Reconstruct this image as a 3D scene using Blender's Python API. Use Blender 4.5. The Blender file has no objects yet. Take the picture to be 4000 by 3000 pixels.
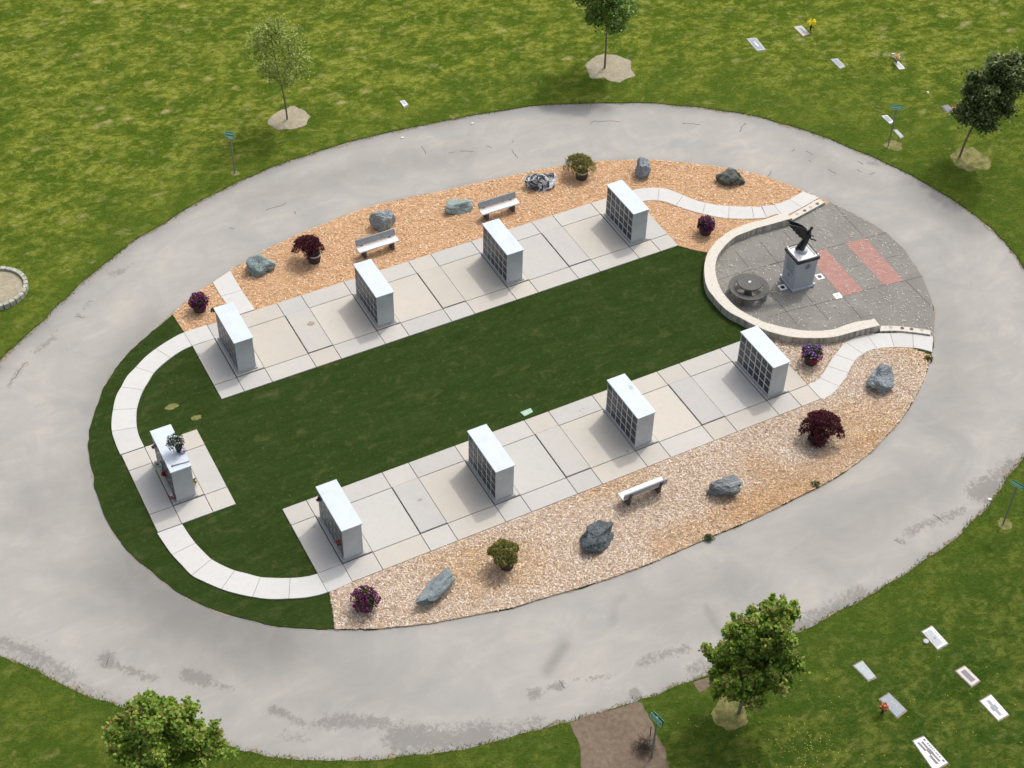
import bpy, math, random
import numpy as np
from mathutils import Vector, Matrix
random.seed(7); RNG = np.random.default_rng(11)
SC = bpy.context.scene
COL = SC.collection
R_ = math.radians

# ------------------------------------------------------------------ camera, world, sun, exposure
CW = np.array([-21.988903, -41.635980, 45.6])
CR = np.array([0.8853942, -0.4645349, 0.0168650])
CU = np.array([0.3161075, 0.6283022, 0.7108532])
CF = np.array([0.3408124, 0.6240542, -0.7031382])
FPX = 6123.66
cam = bpy.data.cameras.new('camera'); camo = bpy.data.objects.new('camera', cam); COL.objects.link(camo)
cam.sensor_width = 36.0; cam.lens = FPX/4000*36.0; cam.clip_start = 0.5; cam.clip_end = 2000
camo.matrix_world = Matrix([[CR[0], CU[0], -CF[0], CW[0]], [CR[1], CU[1], -CF[1], CW[1]], [CR[2], CU[2], -CF[2], CW[2]], [0, 0, 0, 1]])
SC.camera = camo

SUN_AZ, SUN_EL = R_(27.5), R_(55.0)
w = bpy.data.worlds.new('World'); SC.world = w; w.use_nodes = True
nt = w.node_tree; nt.nodes.clear()
sky = nt.nodes.new('ShaderNodeTexSky'); sky.sky_type = 'NISHITA'; sky.sun_disc = False
sky.sun_elevation = SUN_EL; sky.sun_rotation = math.pi/2-SUN_AZ
sky.air_density = 1.0; sky.dust_density = 5.0; sky.ozone_density = 0.6
bg = nt.nodes.new('ShaderNodeBackground'); bg.inputs['Strength'].default_value = 0.15
wo = nt.nodes.new('ShaderNodeOutputWorld')
hz = nt.nodes.new('ShaderNodeHueSaturation'); hz.inputs['Saturation'].default_value = .45   # hazy, whitish sky
nt.links.new(sky.outputs[0], hz.inputs['Color']); nt.links.new(hz.outputs[0], bg.inputs['Color']); nt.links.new(bg.outputs[0], wo.inputs['Surface'])
sl = bpy.data.lights.new('sun', 'SUN'); sl.energy = 1.2; sl.angle = R_(2.2); sl.color = (1.0, 0.955, 0.88)
so = bpy.data.objects.new('sun', sl); COL.objects.link(so)
sd = Vector((math.cos(SUN_AZ)*math.cos(SUN_EL), math.sin(SUN_AZ)*math.cos(SUN_EL), math.sin(SUN_EL)))
so.rotation_euler = sd.to_track_quat('Z', 'Y').to_euler(); so.location = (0, 0, 60)
SC.view_settings.view_transform = 'Standard'; SC.view_settings.look = 'None'
SC.view_settings.gamma = 1; SC.view_settings.exposure = 0.48
SC.render.engine = 'CYCLES'
SC.cycles.max_bounces = 6; SC.cycles.transparent_max_bounces = 8

# ------------------------------------------------------------------ helpers
K = 1000/2212
def G(x, y, z=0.0):            # where the sight line through photo pixel (x, y) meets height z
    d = CF*FPX+CR*(x-2000)-CU*(y-1500); t = (z-CW[2])/d[2]
    return (CW+d*t)[:2]
def crop(ox, oy, k=K):
    return lambda x, y, z=0.0: G(ox+x*k, oy+y*k, z)
def O(x, y, z=0.0): return G(x/0.553, y/0.553, z)

def tag(o, label=None, cat=None, group=None, kind=None):
    if label: o['label'] = label
    if cat: o['category'] = cat
    if group: o['group'] = group
    if kind: o['kind'] = kind
    return o
def empty(name, loc, label, cat, group=None, rz=0):
    o = bpy.data.objects.new(name, None); COL.objects.link(o); o.location = loc
    o.rotation_euler.z = rz; o.empty_display_size = .3
    return tag(o, label, cat, group)
def mesh(name, V, F, mat, parent=None, col=None, smooth=False, fcol=None, attrs=None):
    V = np.asarray(V, dtype=np.float32).reshape(-1, 3)
    me = bpy.data.meshes.new(name)
    if isinstance(F, np.ndarray):
        k = F.shape[1]; n = len(F)
        me.vertices.add(len(V)); me.vertices.foreach_set('co', V.ravel())
        me.loops.add(n*k); me.loops.foreach_set('vertex_index', F.astype(np.int32).ravel())
        me.polygons.add(n); me.polygons.foreach_set('loop_start', np.arange(0, n*k, k, dtype=np.int32))
        me.polygons.foreach_set('loop_total', np.full(n, k, dtype=np.int32))
        me.update(calc_edges=True); me.validate()
    else:
        me.from_pydata([tuple(map(float, v)) for v in V], [], [tuple(f) for f in F]); me.update()
    if col is not None:
        a = me.color_attributes.new('Col', 'FLOAT_COLOR', 'POINT')
        c = np.ones((len(V), 4), dtype=np.float32); c[:, :3] = col
        a.data.foreach_set('color', c.ravel())
    if fcol is not None:
        a = me.color_attributes.new('Col', 'FLOAT_COLOR', 'CORNER')
        out = np.ones((len(me.loops), 4), dtype=np.float32); i = 0
        for p, c in zip(me.polygons, fcol):
            for _ in range(p.loop_total): out[i, :3] = c; i += 1
        a.data.foreach_set('color', out.ravel())
    if attrs:
        for an, av in attrs.items():
            a = me.attributes.new(an, 'FLOAT', 'POINT'); a.data.foreach_set('value', np.asarray(av, dtype=np.float32))
    if smooth: me.polygons.foreach_set('use_smooth', np.ones(len(me.polygons), dtype=bool))
    me.materials.append(mat)
    o = bpy.data.objects.new(name, me); COL.objects.link(o)
    if parent: o.parent = parent
    return o
def copy_tree(o, parent=None):
    c = o.copy(); COL.objects.link(c); c.parent = parent
    for ch in [x for x in list(bpy.data.objects) if x.parent == o and x != c]: copy_tree(ch, c)
    return c

class MB:
    def __init__(s): s.V = []; s.F = []
    def add(s, vs, fs):
        b = len(s.V); s.V += [tuple(v) for v in vs]; s.F += [tuple(i+b for i in f) for f in fs]; return s
    def box(s, c, d, rz=0, rx=0, ry=0):
        m = Matrix.Rotation(rz, 3, 'Z') @ Matrix.Rotation(ry, 3, 'Y') @ Matrix.Rotation(rx, 3, 'X')
        vs = [Vector(c)+m @ Vector((x*d[0]/2, y*d[1]/2, z*d[2]/2)) for z in (-1, 1) for x, y in ((-1, -1), (1, -1), (1, 1), (-1, 1))]
        return s.add(vs, [(3, 2, 1, 0), (4, 5, 6, 7), (0, 1, 5, 4), (1, 2, 6, 5), (2, 3, 7, 6), (3, 0, 4, 7)])
    def prism(s, poly, z0, z1, bevel=0.0):
        n = len(poly); a = sum(poly[i][0]*poly[(i+1) % n][1]-poly[(i+1) % n][0]*poly[i][1] for i in range(n))
        if a < 0: poly = poly[::-1]
        vs = [(p[0], p[1], z0) for p in poly]+[(p[0], p[1], z1) for p in poly]
        fs = [tuple(range(n-1, -1, -1)), tuple(range(n, 2*n))]+[(i, (i+1) % n, n+(i+1) % n, n+i) for i in range(n)]
        return s.add(vs, fs)
    def lathe(s, prof, c=(0, 0, 0), n=24, sx=1, sy=1, cap=True):
        vs = []
        for r, z in prof:
            for i in range(n):
                a = 2*math.pi*i/n; vs.append((c[0]+r*sx*math.cos(a), c[1]+r*sy*math.sin(a), c[2]+z))
        fs = [(j*n+i, j*n+(i+1) % n, (j+1)*n+(i+1) % n, (j+1)*n+i) for j in range(len(prof)-1) for i in range(n)]
        if cap: fs += [tuple(range(n-1, -1, -1)), tuple(range((len(prof)-1)*n, len(prof)*n))]
        return s.add(vs, fs)
    def tube(s, pts, rad, n=6):
        pts = [Vector(p) for p in pts]
        if not hasattr(rad, '__len__'): rad = [rad]*len(pts)
        vs = []
        for i, p in enumerate(pts):
            t = (pts[min(i+1, len(pts)-1)]-pts[max(i-1, 0)]).normalized()
            u = t.cross(Vector((0.3, 0.2, 1) if abs(t.z) < .9 else (1, 0, 0))).normalized(); v = t.cross(u)
            for k in range(n):
                a = 2*math.pi*k/n; vs.append(p+(u*math.cos(a)+v*math.sin(a))*rad[i])
        fs = [(j*n+i, j*n+(i+1) % n, (j+1)*n+(i+1) % n, (j+1)*n+i) for j in range(len(pts)-1) for i in range(n)]
        fs += [tuple(range(n-1, -1, -1)), tuple(range((len(pts)-1)*n, len(pts)*n))]
        return s.add(vs, fs)
    def out(s, name, mat, parent=None, smooth=False, bevel=0, fcol=None):
        o = mesh(name, s.V, s.F, mat, parent, smooth=smooth, fcol=fcol)
        if bevel:
            b = o.modifiers.new('bevel', 'BEVEL'); b.width = bevel; b.segments = 2; b.limit_method = 'ANGLE'
        return o

def spline(pts, n=8, closed=False):
    P = np.array([(p[0], p[1]) for p in pts], float); m = len(P); out = []
    rng = range(m) if closed else range(m-1)
    for i in rng:
        p0, p1, p2, p3 = (P[(i-1) % m], P[i], P[(i+1) % m], P[(i+2) % m]) if closed else (P[max(i-1, 0)], P[i], P[i+1], P[min(i+2, m-1)])
        for k in range(n):
            t = k/n
            out.append(.5*((2*p1)+(-p0+p2)*t+(2*p0-5*p1+4*p2-p3)*t*t+(-p0+3*p1-3*p2+p3)*t**3))
    if not closed: out.append(P[-1])
    return np.array(out)
def resample(P, n):
    P = np.asarray(P, float); d = np.r_[0, np.cumsum(np.linalg.norm(np.diff(P, axis=0), axis=1))]
    t = np.linspace(0, d[-1], n); return np.c_[np.interp(t, d, P[:, 0]), np.interp(t, d, P[:, 1])]
def inside(P, poly):
    x, y = P[:, 0], P[:, 1]; r = np.zeros(len(P), bool); n = len(poly)
    for i in range(n):
        x1, y1 = poly[i]; x2, y2 = poly[(i+1) % n]
        c = ((y1 > y) != (y2 > y)); r ^= c & (x < (x2-x1)*(y-y1)/((y2-y1) if y2 != y1 else 1e-9)+x1)
    return r
def dist(P, line, closed=False):
    L = np.asarray(line, float)
    if closed: L = np.vstack([L, L[:1]])
    best = np.full(len(P), 1e9)
    for a, b in zip(L[:-1], L[1:]):
        ab = b-a; t = np.clip(((P-a) @ ab)/max(ab @ ab, 1e-12), 0, 1); q = a+t[:, None]*ab
        best = np.minimum(best, np.hypot(*(P-q).T))
    return best
def jitter(P, s, seed=0):
    r = np.random.default_rng(seed); n = len(P); j = r.normal(0, 1, (n, 2))
    j = (j+np.roll(j, 1, 0)+np.roll(j, -1, 0))/1.7
    return P+j*s
def sheet(name, poly, z, mat, kind='structure', extra=None):
    from mathutils.geometry import tessellate_polygon
    poly = [tuple(p) for p in poly]
    tris = tessellate_polygon([[Vector((p[0], p[1], 0)) for p in poly]])
    V = [(p[0], p[1], z) for p in poly]; F = []
    for t in tris:
        a, b, c = [np.array(poly[i]) for i in t]
        F.append(t if (b-a)[0]*(c-a)[1]-(b-a)[1]*(c-a)[0] > 0 else (t[0], t[2], t[1]))
    n = len(poly); ar = sum(poly[i][0]*poly[(i+1) % n][1]-poly[(i+1) % n][0]*poly[i][1] for i in range(n))
    b0 = len(V); V += [(p[0], p[1], -.05) for p in poly]
    for i in range(n):
        j = (i+1) % n; F.append((i, b0+i, b0+j, j) if ar > 0 else (j, b0+j, b0+i, i))
    o = mesh(name, V, F, mat)
    if kind: o['kind'] = kind
    return o

# ------------------------------------------------------------------ materials
class NB:
    def __init__(s, name):
        s.m = bpy.data.materials.new(name); s.m.use_nodes = True; s.t = s.m.node_tree; s.n = s.t.nodes; s.n.clear()
        s.outn = s.n.new('ShaderNodeOutputMaterial'); s.p = s.n.new('ShaderNodeBsdfPrincipled')
        s.t.links.new(s.p.outputs[0], s.outn.inputs[0]); s.co = None
    def L(s, a, b): s.t.links.new(a, b)
    def pos(s, world=True, scale=(1, 1, 1), rot=0):
        if world: o = s.n.new('ShaderNodeNewGeometry').outputs['Position']
        else: o = s.n.new('ShaderNodeTexCoord').outputs['Object']
        m = s.n.new('ShaderNodeMapping'); m.inputs['Scale'].default_value = scale; m.inputs['Rotation'].default_value = (0, 0, rot)
        s.L(o, m.inputs[0]); return m.outputs[0]
    def noise(s, v, sc, det=5, rough=.55, dist=0):
        n = s.n.new('ShaderNodeTexNoise'); n.inputs['Scale'].default_value = sc; n.inputs['Detail'].default_value = det
        n.inputs['Roughness'].default_value = rough; n.inputs['Distortion'].default_value = dist; s.L(v, n.inputs['Vector']); return n.outputs[0]
    def ramp(s, f, a, b, lo=0.0, hi=1.0):
        n = s.n.new('ShaderNodeMapRange'); n.inputs[1].default_value = a; n.inputs[2].default_value = b
        n.inputs[3].default_value = lo; n.inputs[4].default_value = hi; s.L(f, n.inputs[0]); return n.outputs[0]
    def mix(s, f, a, b, mode='MIX'):
        n = s.n.new('ShaderNodeMix'); n.data_type = 'RGBA'; n.blend_type = mode
        if isinstance(f, (int, float)): n.inputs[0].default_value = f
        else: s.L(f, n.inputs[0])
        for i, v in ((6, a), (7, b)):
            if isinstance(v, tuple): n.inputs[i].default_value = (*v, 1)
            else: s.L(v, n.inputs[i])
        return n.outputs[2]
    def math(s, op, a, b=0.0):
        n = s.n.new('ShaderNodeMath'); n.operation = op
        for i, v in ((0, a), (1, b)):
            if isinstance(v, (int, float)): n.inputs[i].default_value = v
            else: s.L(v, n.inputs[i])
        return n.outputs[0]
    def attr(s, name, out='Color'):
        n = s.n.new('ShaderNodeAttribute'); n.attribute_name = name; return n.outputs[out]
    def bump(s, h, st, d=.02):
        n = s.n.new('ShaderNodeBump'); n.inputs['Strength'].default_value = st; n.inputs['Distance'].default_value = d
        s.L(h, n.inputs['Height']); s.L(n.outputs[0], s.p.inputs['Normal'])
    def fin(s, c, rough=.8, metal=0, spec=.4):
        if isinstance(c, tuple): s.p.inputs['Base Color'].default_value = (*c, 1)
        else: s.L(c, s.p.inputs['Base Color'])
        s.p.inputs['Roughness'].default_value = rough; s.p.inputs['Metallic'].default_value = metal
        s.p.inputs['Specular IOR Level'].default_value = spec
        return s.m
def simple(name, c, var=.15, sc=12, rough=.7, metal=0, bump=.15, world=False, spec=.4):
    b = NB(name); v = b.pos(world); n = b.noise(v, sc); n2 = b.noise(v, sc*6, 3)
    lo = tuple(x*(1-var) for x in c); hi = tuple(min(1, x*(1+var)) for x in c)
    col = b.mix(b.ramp(n, .3, .7), lo, hi); col = b.mix(b.ramp(n2, .35, .75, 0, .25), col, lo)
    if bump: b.bump(n2, bump, .01)
    return b.fin(col, rough, metal, spec)
def vcol(name, rough=.75, var=.2, sc=6, transl=0.0, spec=.3):
    b = NB(name); a = b.attr('Col'); n = b.noise(b.pos(), sc, 4)
    c = b.mix(b.ramp(n, .3, .7, 0, var), a, (0, 0, 0)); m = b.fin(c, rough, 0, spec)
    if transl:
        t = b.n.new('ShaderNodeBsdfTranslucent'); b.L(b.mix(.35, c, (.55, .75, .05), 'MULTIPLY') if False else c, t.inputs[0])
        mx = b.n.new('ShaderNodeMixShader'); mx.inputs[0].default_value = transl
        b.L(b.p.outputs[0], mx.inputs[1]); b.L(t.outputs[0], mx.inputs[2]); b.L(mx.outputs[0], b.outn.inputs[0])
    return m

def concrete(name, tint=(1, 1, 1), base=(.470, .447, .408), rough=.85, dark=(.33, .33, .33), vc=True, stain=.35):
    b = NB(name); v = b.pos()
    n1 = b.noise(v, .9, 4, .6, .6); n2 = b.noise(v, 5, 6, .65); n3 = b.noise(v, 60, 3, .7)
    c = b.mix(b.ramp(n1, .35, .72, 0, stain), base, tuple(x*.72 for x in (.53, .54, .55)))
    c = b.mix(b.ramp(n2, .5, .8, 0, .30), c, dark)
    c = b.mix(b.ramp(n3, .3, .7, 0, .16), c, (.25, .25, .24))
    if vc: c = b.mix(1.0, c, b.attr('Col'), 'MULTIPLY')
    b.bump(n3, .15, .01)
    return b.fin(c, rough, 0, .25)
M_PAVE = concrete('pavement_concrete')
M_PATH = concrete('path_concrete', base=(.525, .52, .50), stain=.15)
M_GAP = simple('joint_gap', (.10, .092, .08), .3, 5, .95, world=True)

def wall_mat():
    b = NB('weathered_wall'); v = b.pos(); vs = b.pos(scale=(3, 3, .25))
    n1 = b.noise(vs, 2.2, 5, .6); n2 = b.noise(v, 7, 6, .7); n3 = b.noise(v, 50, 3)
    c = b.mix(b.ramp(n2, .42, .75, 0, .55), (.60, .56, .49), (.34, .33, .29))
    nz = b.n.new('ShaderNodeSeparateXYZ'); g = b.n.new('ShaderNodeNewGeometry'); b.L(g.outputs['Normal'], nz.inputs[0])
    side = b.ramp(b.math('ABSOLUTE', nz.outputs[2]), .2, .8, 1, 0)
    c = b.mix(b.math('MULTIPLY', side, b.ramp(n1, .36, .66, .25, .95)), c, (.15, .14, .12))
    c = b.mix(b.ramp(n3, .3, .7, 0, .2), c, (.2, .2, .18)); b.bump(n3, .3, .01)
    return b.fin(c, .9, 0, .2)
M_WALL = wall_mat()

def lawn_mat(name, turf=False):
    b = NB(name); v = b.pos(); va = b.pos(scale=(1, 1.35, 1), rot=R_(35))
    sp = b.n.new('ShaderNodeSeparateXYZ'); b.L(v, sp.inputs[0])
    if not turf:
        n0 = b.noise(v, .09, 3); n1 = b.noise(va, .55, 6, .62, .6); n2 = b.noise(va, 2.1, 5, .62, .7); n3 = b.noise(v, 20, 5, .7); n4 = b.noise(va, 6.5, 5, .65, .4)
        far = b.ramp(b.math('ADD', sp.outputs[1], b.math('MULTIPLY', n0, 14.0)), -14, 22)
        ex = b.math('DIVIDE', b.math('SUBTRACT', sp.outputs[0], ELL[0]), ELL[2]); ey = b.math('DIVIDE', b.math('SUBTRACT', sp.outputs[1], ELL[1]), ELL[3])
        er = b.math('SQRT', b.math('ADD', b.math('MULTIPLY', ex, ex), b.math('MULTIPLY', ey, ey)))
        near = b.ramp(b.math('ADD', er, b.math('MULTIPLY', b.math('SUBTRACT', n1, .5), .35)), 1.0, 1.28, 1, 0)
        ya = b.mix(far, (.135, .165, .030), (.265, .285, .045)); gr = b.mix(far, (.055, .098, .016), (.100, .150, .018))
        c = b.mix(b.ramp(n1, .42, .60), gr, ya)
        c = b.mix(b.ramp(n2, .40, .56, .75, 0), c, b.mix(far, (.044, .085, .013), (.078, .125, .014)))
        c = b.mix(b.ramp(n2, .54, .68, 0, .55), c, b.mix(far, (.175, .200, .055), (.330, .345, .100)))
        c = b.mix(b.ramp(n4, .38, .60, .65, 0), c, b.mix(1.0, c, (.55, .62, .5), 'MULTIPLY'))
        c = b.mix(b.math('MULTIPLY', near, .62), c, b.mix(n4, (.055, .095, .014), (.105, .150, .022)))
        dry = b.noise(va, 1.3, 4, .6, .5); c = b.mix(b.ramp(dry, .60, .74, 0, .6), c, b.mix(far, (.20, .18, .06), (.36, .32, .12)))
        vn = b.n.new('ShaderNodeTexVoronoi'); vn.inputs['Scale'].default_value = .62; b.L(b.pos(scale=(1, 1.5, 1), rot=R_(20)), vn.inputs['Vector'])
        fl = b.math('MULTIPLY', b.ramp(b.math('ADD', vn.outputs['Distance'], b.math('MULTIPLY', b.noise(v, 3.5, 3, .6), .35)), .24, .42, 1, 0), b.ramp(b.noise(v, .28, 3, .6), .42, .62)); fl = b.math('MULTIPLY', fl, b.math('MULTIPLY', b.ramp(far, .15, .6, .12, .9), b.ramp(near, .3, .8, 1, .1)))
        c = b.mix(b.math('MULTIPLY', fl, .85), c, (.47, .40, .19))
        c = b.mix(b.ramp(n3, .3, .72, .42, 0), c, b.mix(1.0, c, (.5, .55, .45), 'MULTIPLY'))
        h = b.math('ADD', b.math('MULTIPLY', n4, 1.5), n3); b.bump(h, 1.0, .06)
    else:
        vx = b.pos(scale=(.55, 2.1, 1), rot=R_(-2)); n1 = b.noise(vx, 1.1, 6, .68, .5); n2 = b.noise(va, 5, 5, .65); n3 = b.noise(v, 26, 5, .7)
        c = b.mix(b.ramp(n1, .35, .68), (.028, .047, .010), (.050, .074, .020))
        c = b.mix(b.ramp(n2, .3, .7, .5, 0), c, (.016, .036, .008))
        dry = b.noise(va, 1.2, 5, .65, .5); c = b.mix(b.ramp(dry, .56, .78, 0, .6), c, (.13, .125, .045))
        sq = b.pos(scale=(.41, 1.6, 1)); bk = b.n.new('ShaderNodeTexBrick'); b.L(sq, bk.inputs[0]); bk.inputs['Scale'].default_value = 1.0; bk.inputs['Mortar Size'].default_value = .012; bk.inputs['Mortar Smooth'].default_value = .8
        c = b.mix(b.math('MULTIPLY', bk.outputs['Fac'], b.ramp(n2, .5, .62, 0, .5)), c, (.14, .14, .06))
        sp2 = b.noise(v, 1.4, 5, .6); c = b.mix(b.ramp(sp2, .70, .80, 0, .6), c, (.24, .19, .09))
        c = b.mix(b.ramp(n3, .35, .7, .45, 0), c, (.012, .026, .006)); b.bump(n3, .7, .03)
    return b.fin(c, 1.0, 0, 0.0)
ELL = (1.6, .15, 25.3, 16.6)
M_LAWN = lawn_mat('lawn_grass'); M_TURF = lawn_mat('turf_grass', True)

def road_mat():
    b = NB('worn_asphalt'); v = b.pos()
    n1 = b.noise(v, .30, 6, .58, 1.4); n2 = b.noise(b.pos(scale=(.5, 1, 1), rot=R_(15)), 1.1, 6, .62, 1.2); n3 = b.noise(v, 5.5, 7, .72, .9); n4 = b.noise(v, 70, 3, .8); n5 = b.noise(v, 28, 2, .6)
    c = b.mix(b.ramp(n1, .32, .68), (.405, .382, .342), (.315, .308, .292))
    c = b.mix(b.ramp(n2, .38, .72, 0, .45), c, (.27, .268, .258))
    c = b.mix(b.ramp(n2, .22, .42, .35, 0), c, (.46, .435, .39))
    soft = b.attr('soft', 'Fac'); sf = b.math('MULTIPLY', soft, b.ramp(b.noise(v, .9, 5, .6, 1.0), .25, .60, .75, 1.0)); c = b.mix(b.math('MULTIPLY', sf, .95), c, (.178, .174, .164))
    patch = b.attr('patch', 'Fac'); th = b.math('ADD', patch, b.math('MULTIPLY', b.math('SUBTRACT', n3, .5), 2.1))
    c = b.mix(b.ramp(th, .50, .80, 0, .62), c, (.150, .142, .130))
    c = b.mix(b.ramp(n4, .2, .8, .30, 0), c, (.16, .158, .15)); c = b.mix(b.ramp(n5, .70, .76, 0, .5), c, (.55, .53, .48))
    c = b.mix(b.ramp(n5, .24, .28, .45, 0), c, (.12, .12, .11))
    b.bump(n4, .25, .01); return b.fin(c, .88, 0, .25)
M_ROAD = road_mat()
def soil_mat(name, a, b_, sc=6):
    b = NB(name); v = b.pos(); n1 = b.noise(v, sc, 6, .7); n2 = b.noise(v, sc*7, 4, .7); n0 = b.noise(v, 1.2, 3)
    c = b.mix(b.ramp(n1, .35, .65), a, b_); c = b.mix(b.ramp(n0, .4, .7, 0, .35), c, tuple(x*.75 for x in a))
    c = b.mix(b.ramp(n2, .55, .75, 0, .4), c, tuple(min(1, x*1.5) for x in b_)); b.bump(n2, .7, .03); return b.fin(c, .95, 0, .15)
M_SOIL = soil_mat('bare_soil', (.135, .098, .070), (.205, .160, .118))
M_TANSOIL = soil_mat('dry_soil', (.27, .235, .165), (.39, .345, .26))
M_VERGE = soil_mat('verge_gravel', (.20, .175, .14), (.33, .29, .22), 9)
M_STRAW = soil_mat('dead_grass', (.085, .10, .025), (.27, .235, .10), 2.6)
M_MULCHB = soil_mat('mulch_base', (.46, .27, .145), (.58, .37, .21), 9)
M_MULCHB2 = soil_mat('pale_mulch_base', (.40, .29, .205), (.52, .40, .30), 9)
M_CHIP = vcol('wood_chips', .85, .12, 3)
M_LEAF = vcol('leaves', .6, .12, 9, .40, .25)
M_PETAL = vcol('petals', .6, .1, 9, .2)
M_BLADE = vcol('grass_blades', .9, .15, 3, .25, .05)
def plaza_mat():
    b = NB('plaza_aggregate'); v = b.pos(); n1 = b.noise(v, .7, 5, .6, .5); n2 = b.noise(v, 6, 6, .7); n3 = b.noise(v, 80, 3, .8)
    c = b.mix(b.ramp(n1, .35, .7), (.135, .130, .118), (.205, .197, .180)); c = b.mix(b.ramp(n2, .4, .8, 0, .5), c, (.13, .125, .11))
    c = b.mix(b.ramp(n3, .3, .7, 0, .4), c, (.35, .34, .3)); b.bump(n3, .5, .01); return b.fin(c, .9, 0, .2)
M_PLAZA = plaza_mat()
M_GRAN = simple('grey_granite_body', (.43, .455, .465), .10, 1.6, .5, bump=.05, world=True)
M_ROOF = simple('pale_granite_cap', (.49, .545, .61), .06, 2.5, .6, bump=.03, world=True)
def door_mat(name, ins):
    b = NB(name); v = b.pos(False); n = b.noise(v, 30, 4); c = b.mix(b.ramp(n, .3, .7), (.018, .018, .024), (.035, .034, .042))
    if ins:
        v2 = b.pos(False, (1, 1, 2.2)); n2 = b.noise(v2, 26, 3, .7); c = b.mix(b.ramp(n2, .50, .60, 0, .75), c, (.34, .34, .33))
    return b.fin(c, .35, 0, .5)
M_DOOR = door_mat('dark_granite', False); M_DOORI = door_mat('engraved_granite', True)
M_BRONZE = simple('dark_bronze', (.035, .038, .042), .5, 10, .38, .6, .2)
M_BLACK = simple('black_granite', (.012, .012, .02), .2, 20, .25, bump=.0)
M_WHITE = simple('white_stone', (.74, .74, .72), .08, 8, .6, bump=.05)
M_PEDESTAL = simple('pedestal_granite', (.34, .37, .41), .06, 9, .5, bump=.05)
M_INSCR = simple('engraving', (.20, .21, .25), .3, 12, .6, bump=0)
M_DARKCON = simple('dark_aggregate_concrete', (.10, .097, .09), .3, 18, .85, bump=.4)
M_POT = simple('dark_planter', (.048, .038, .035), .2, 6, .7)
M_POTRIM = simple('planter_rim', (.48, .45, .43), .12, 8, .6)
M_POTSOIL = simple('potting_soil', (.014, .010, .008), .4, 20, .95, bump=.5)
M_BENCH = simple('grey_bench_concrete', (.30, .31, .32), .12, 7, .7)
M_SEAT = simple('pale_bench_slab', (.60, .62, .63), .08, 7, .65)
M_LEG = simple('dark_bench_leg', (.085, .07, .062), .25, 7, .8)
M_POST = simple('galvanised_post', (.21, .23, .22), .15, 12, .5, .3)
M_GREEN = simple('sign_green', (.010, .27, .15), .12, 8, .4, bump=0)
M_SIGNW = simple('sign_white', (.70, .80, .75), .04, 8, .4, bump=0)
M_BARK = simple('tree_bark', (.17, .145, .115), .3, 14, .9, bump=.5)
M_LIMESTONE = simple('mossy_block', (.36, .36, .30), .35, 9, .9, bump=.5)
M_BRICK = None
def brick_mat():
    b = NB('red_paver_brick'); v = b.pos(rot=R_(4)); t = b.n.new('ShaderNodeTexBrick'); b.L(v, t.inputs[0])
    t.inputs['Color1'].default_value = (.40, .215, .185, 1); t.inputs['Color2'].default_value = (.33, .17, .145, 1); t.inputs['Mortar'].default_value = (.22, .15, .13, 1)
    t.inputs['Scale'].default_value = 1.0; t.inputs['Mortar Size'].default_value = .008; t.inputs['Brick Width'].default_value = .2; t.inputs['Row Height'].default_value = .1
    n = b.noise(v, 3, 5); c = b.mix(b.ramp(n, .4, .75, 0, .4), t.outputs[0], (.34, .21, .18)); return b.fin(c, .9, 0, .2)
M_BRICK = brick_mat()

# ------------------------------------------------------------------ the road, lawn and verge
outer_px = [(-420, 960), (-60, 830), (0, 779), (35, 745), (95, 690), (135, 650), (185, 602), (250, 552), (300, 514), (345, 488), (400, 452), (470, 415), (535, 385), (600, 358), (680, 330),
 (780, 300), (870, 279), (960, 261), (1060, 243), (1140, 231), (1200, 226), (1290, 223), (1380, 222), (1460, 227), (1560, 239), (1620, 249), (1680, 264), (1760, 289), (1830, 317),
 (1880, 338), (1935, 363), (2000, 396), (2060, 433), (2120, 477), (2160, 512), (2190, 547), (2214, 584), (2252, 665), (2272, 760), (2268, 860), (2243, 940), (2212, 989), (2180, 1030), (2134, 1094),
 (2089, 1139), (2034, 1187), (1971, 1229), (1909, 1269), (1834, 1312), (1754, 1354), (1721, 1368), (1640, 1408), (1556, 1449), (1456, 1485), (1381, 1514), (1326, 1530), (1231, 1560), (1156, 1578), (1106, 1593),
 (1028, 1614), (915, 1629), (803, 1642), (678, 1643), (615, 1639), (553, 1630), (500, 1614), (410, 1588), (325, 1559), (275, 1532), (217, 1515), (185, 1504), (130, 1477), (95, 1457), (50, 1437), (15, 1425), (-60, 1402), (-420, 1330)]
OUT = spline([O(*p) for p in outer_px], 7)
OUT = jitter(OUT, .022, 3)
loop = np.vstack([OUT, [G(-1400, 2600)], [G(-1400, 1500)]])
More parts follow.
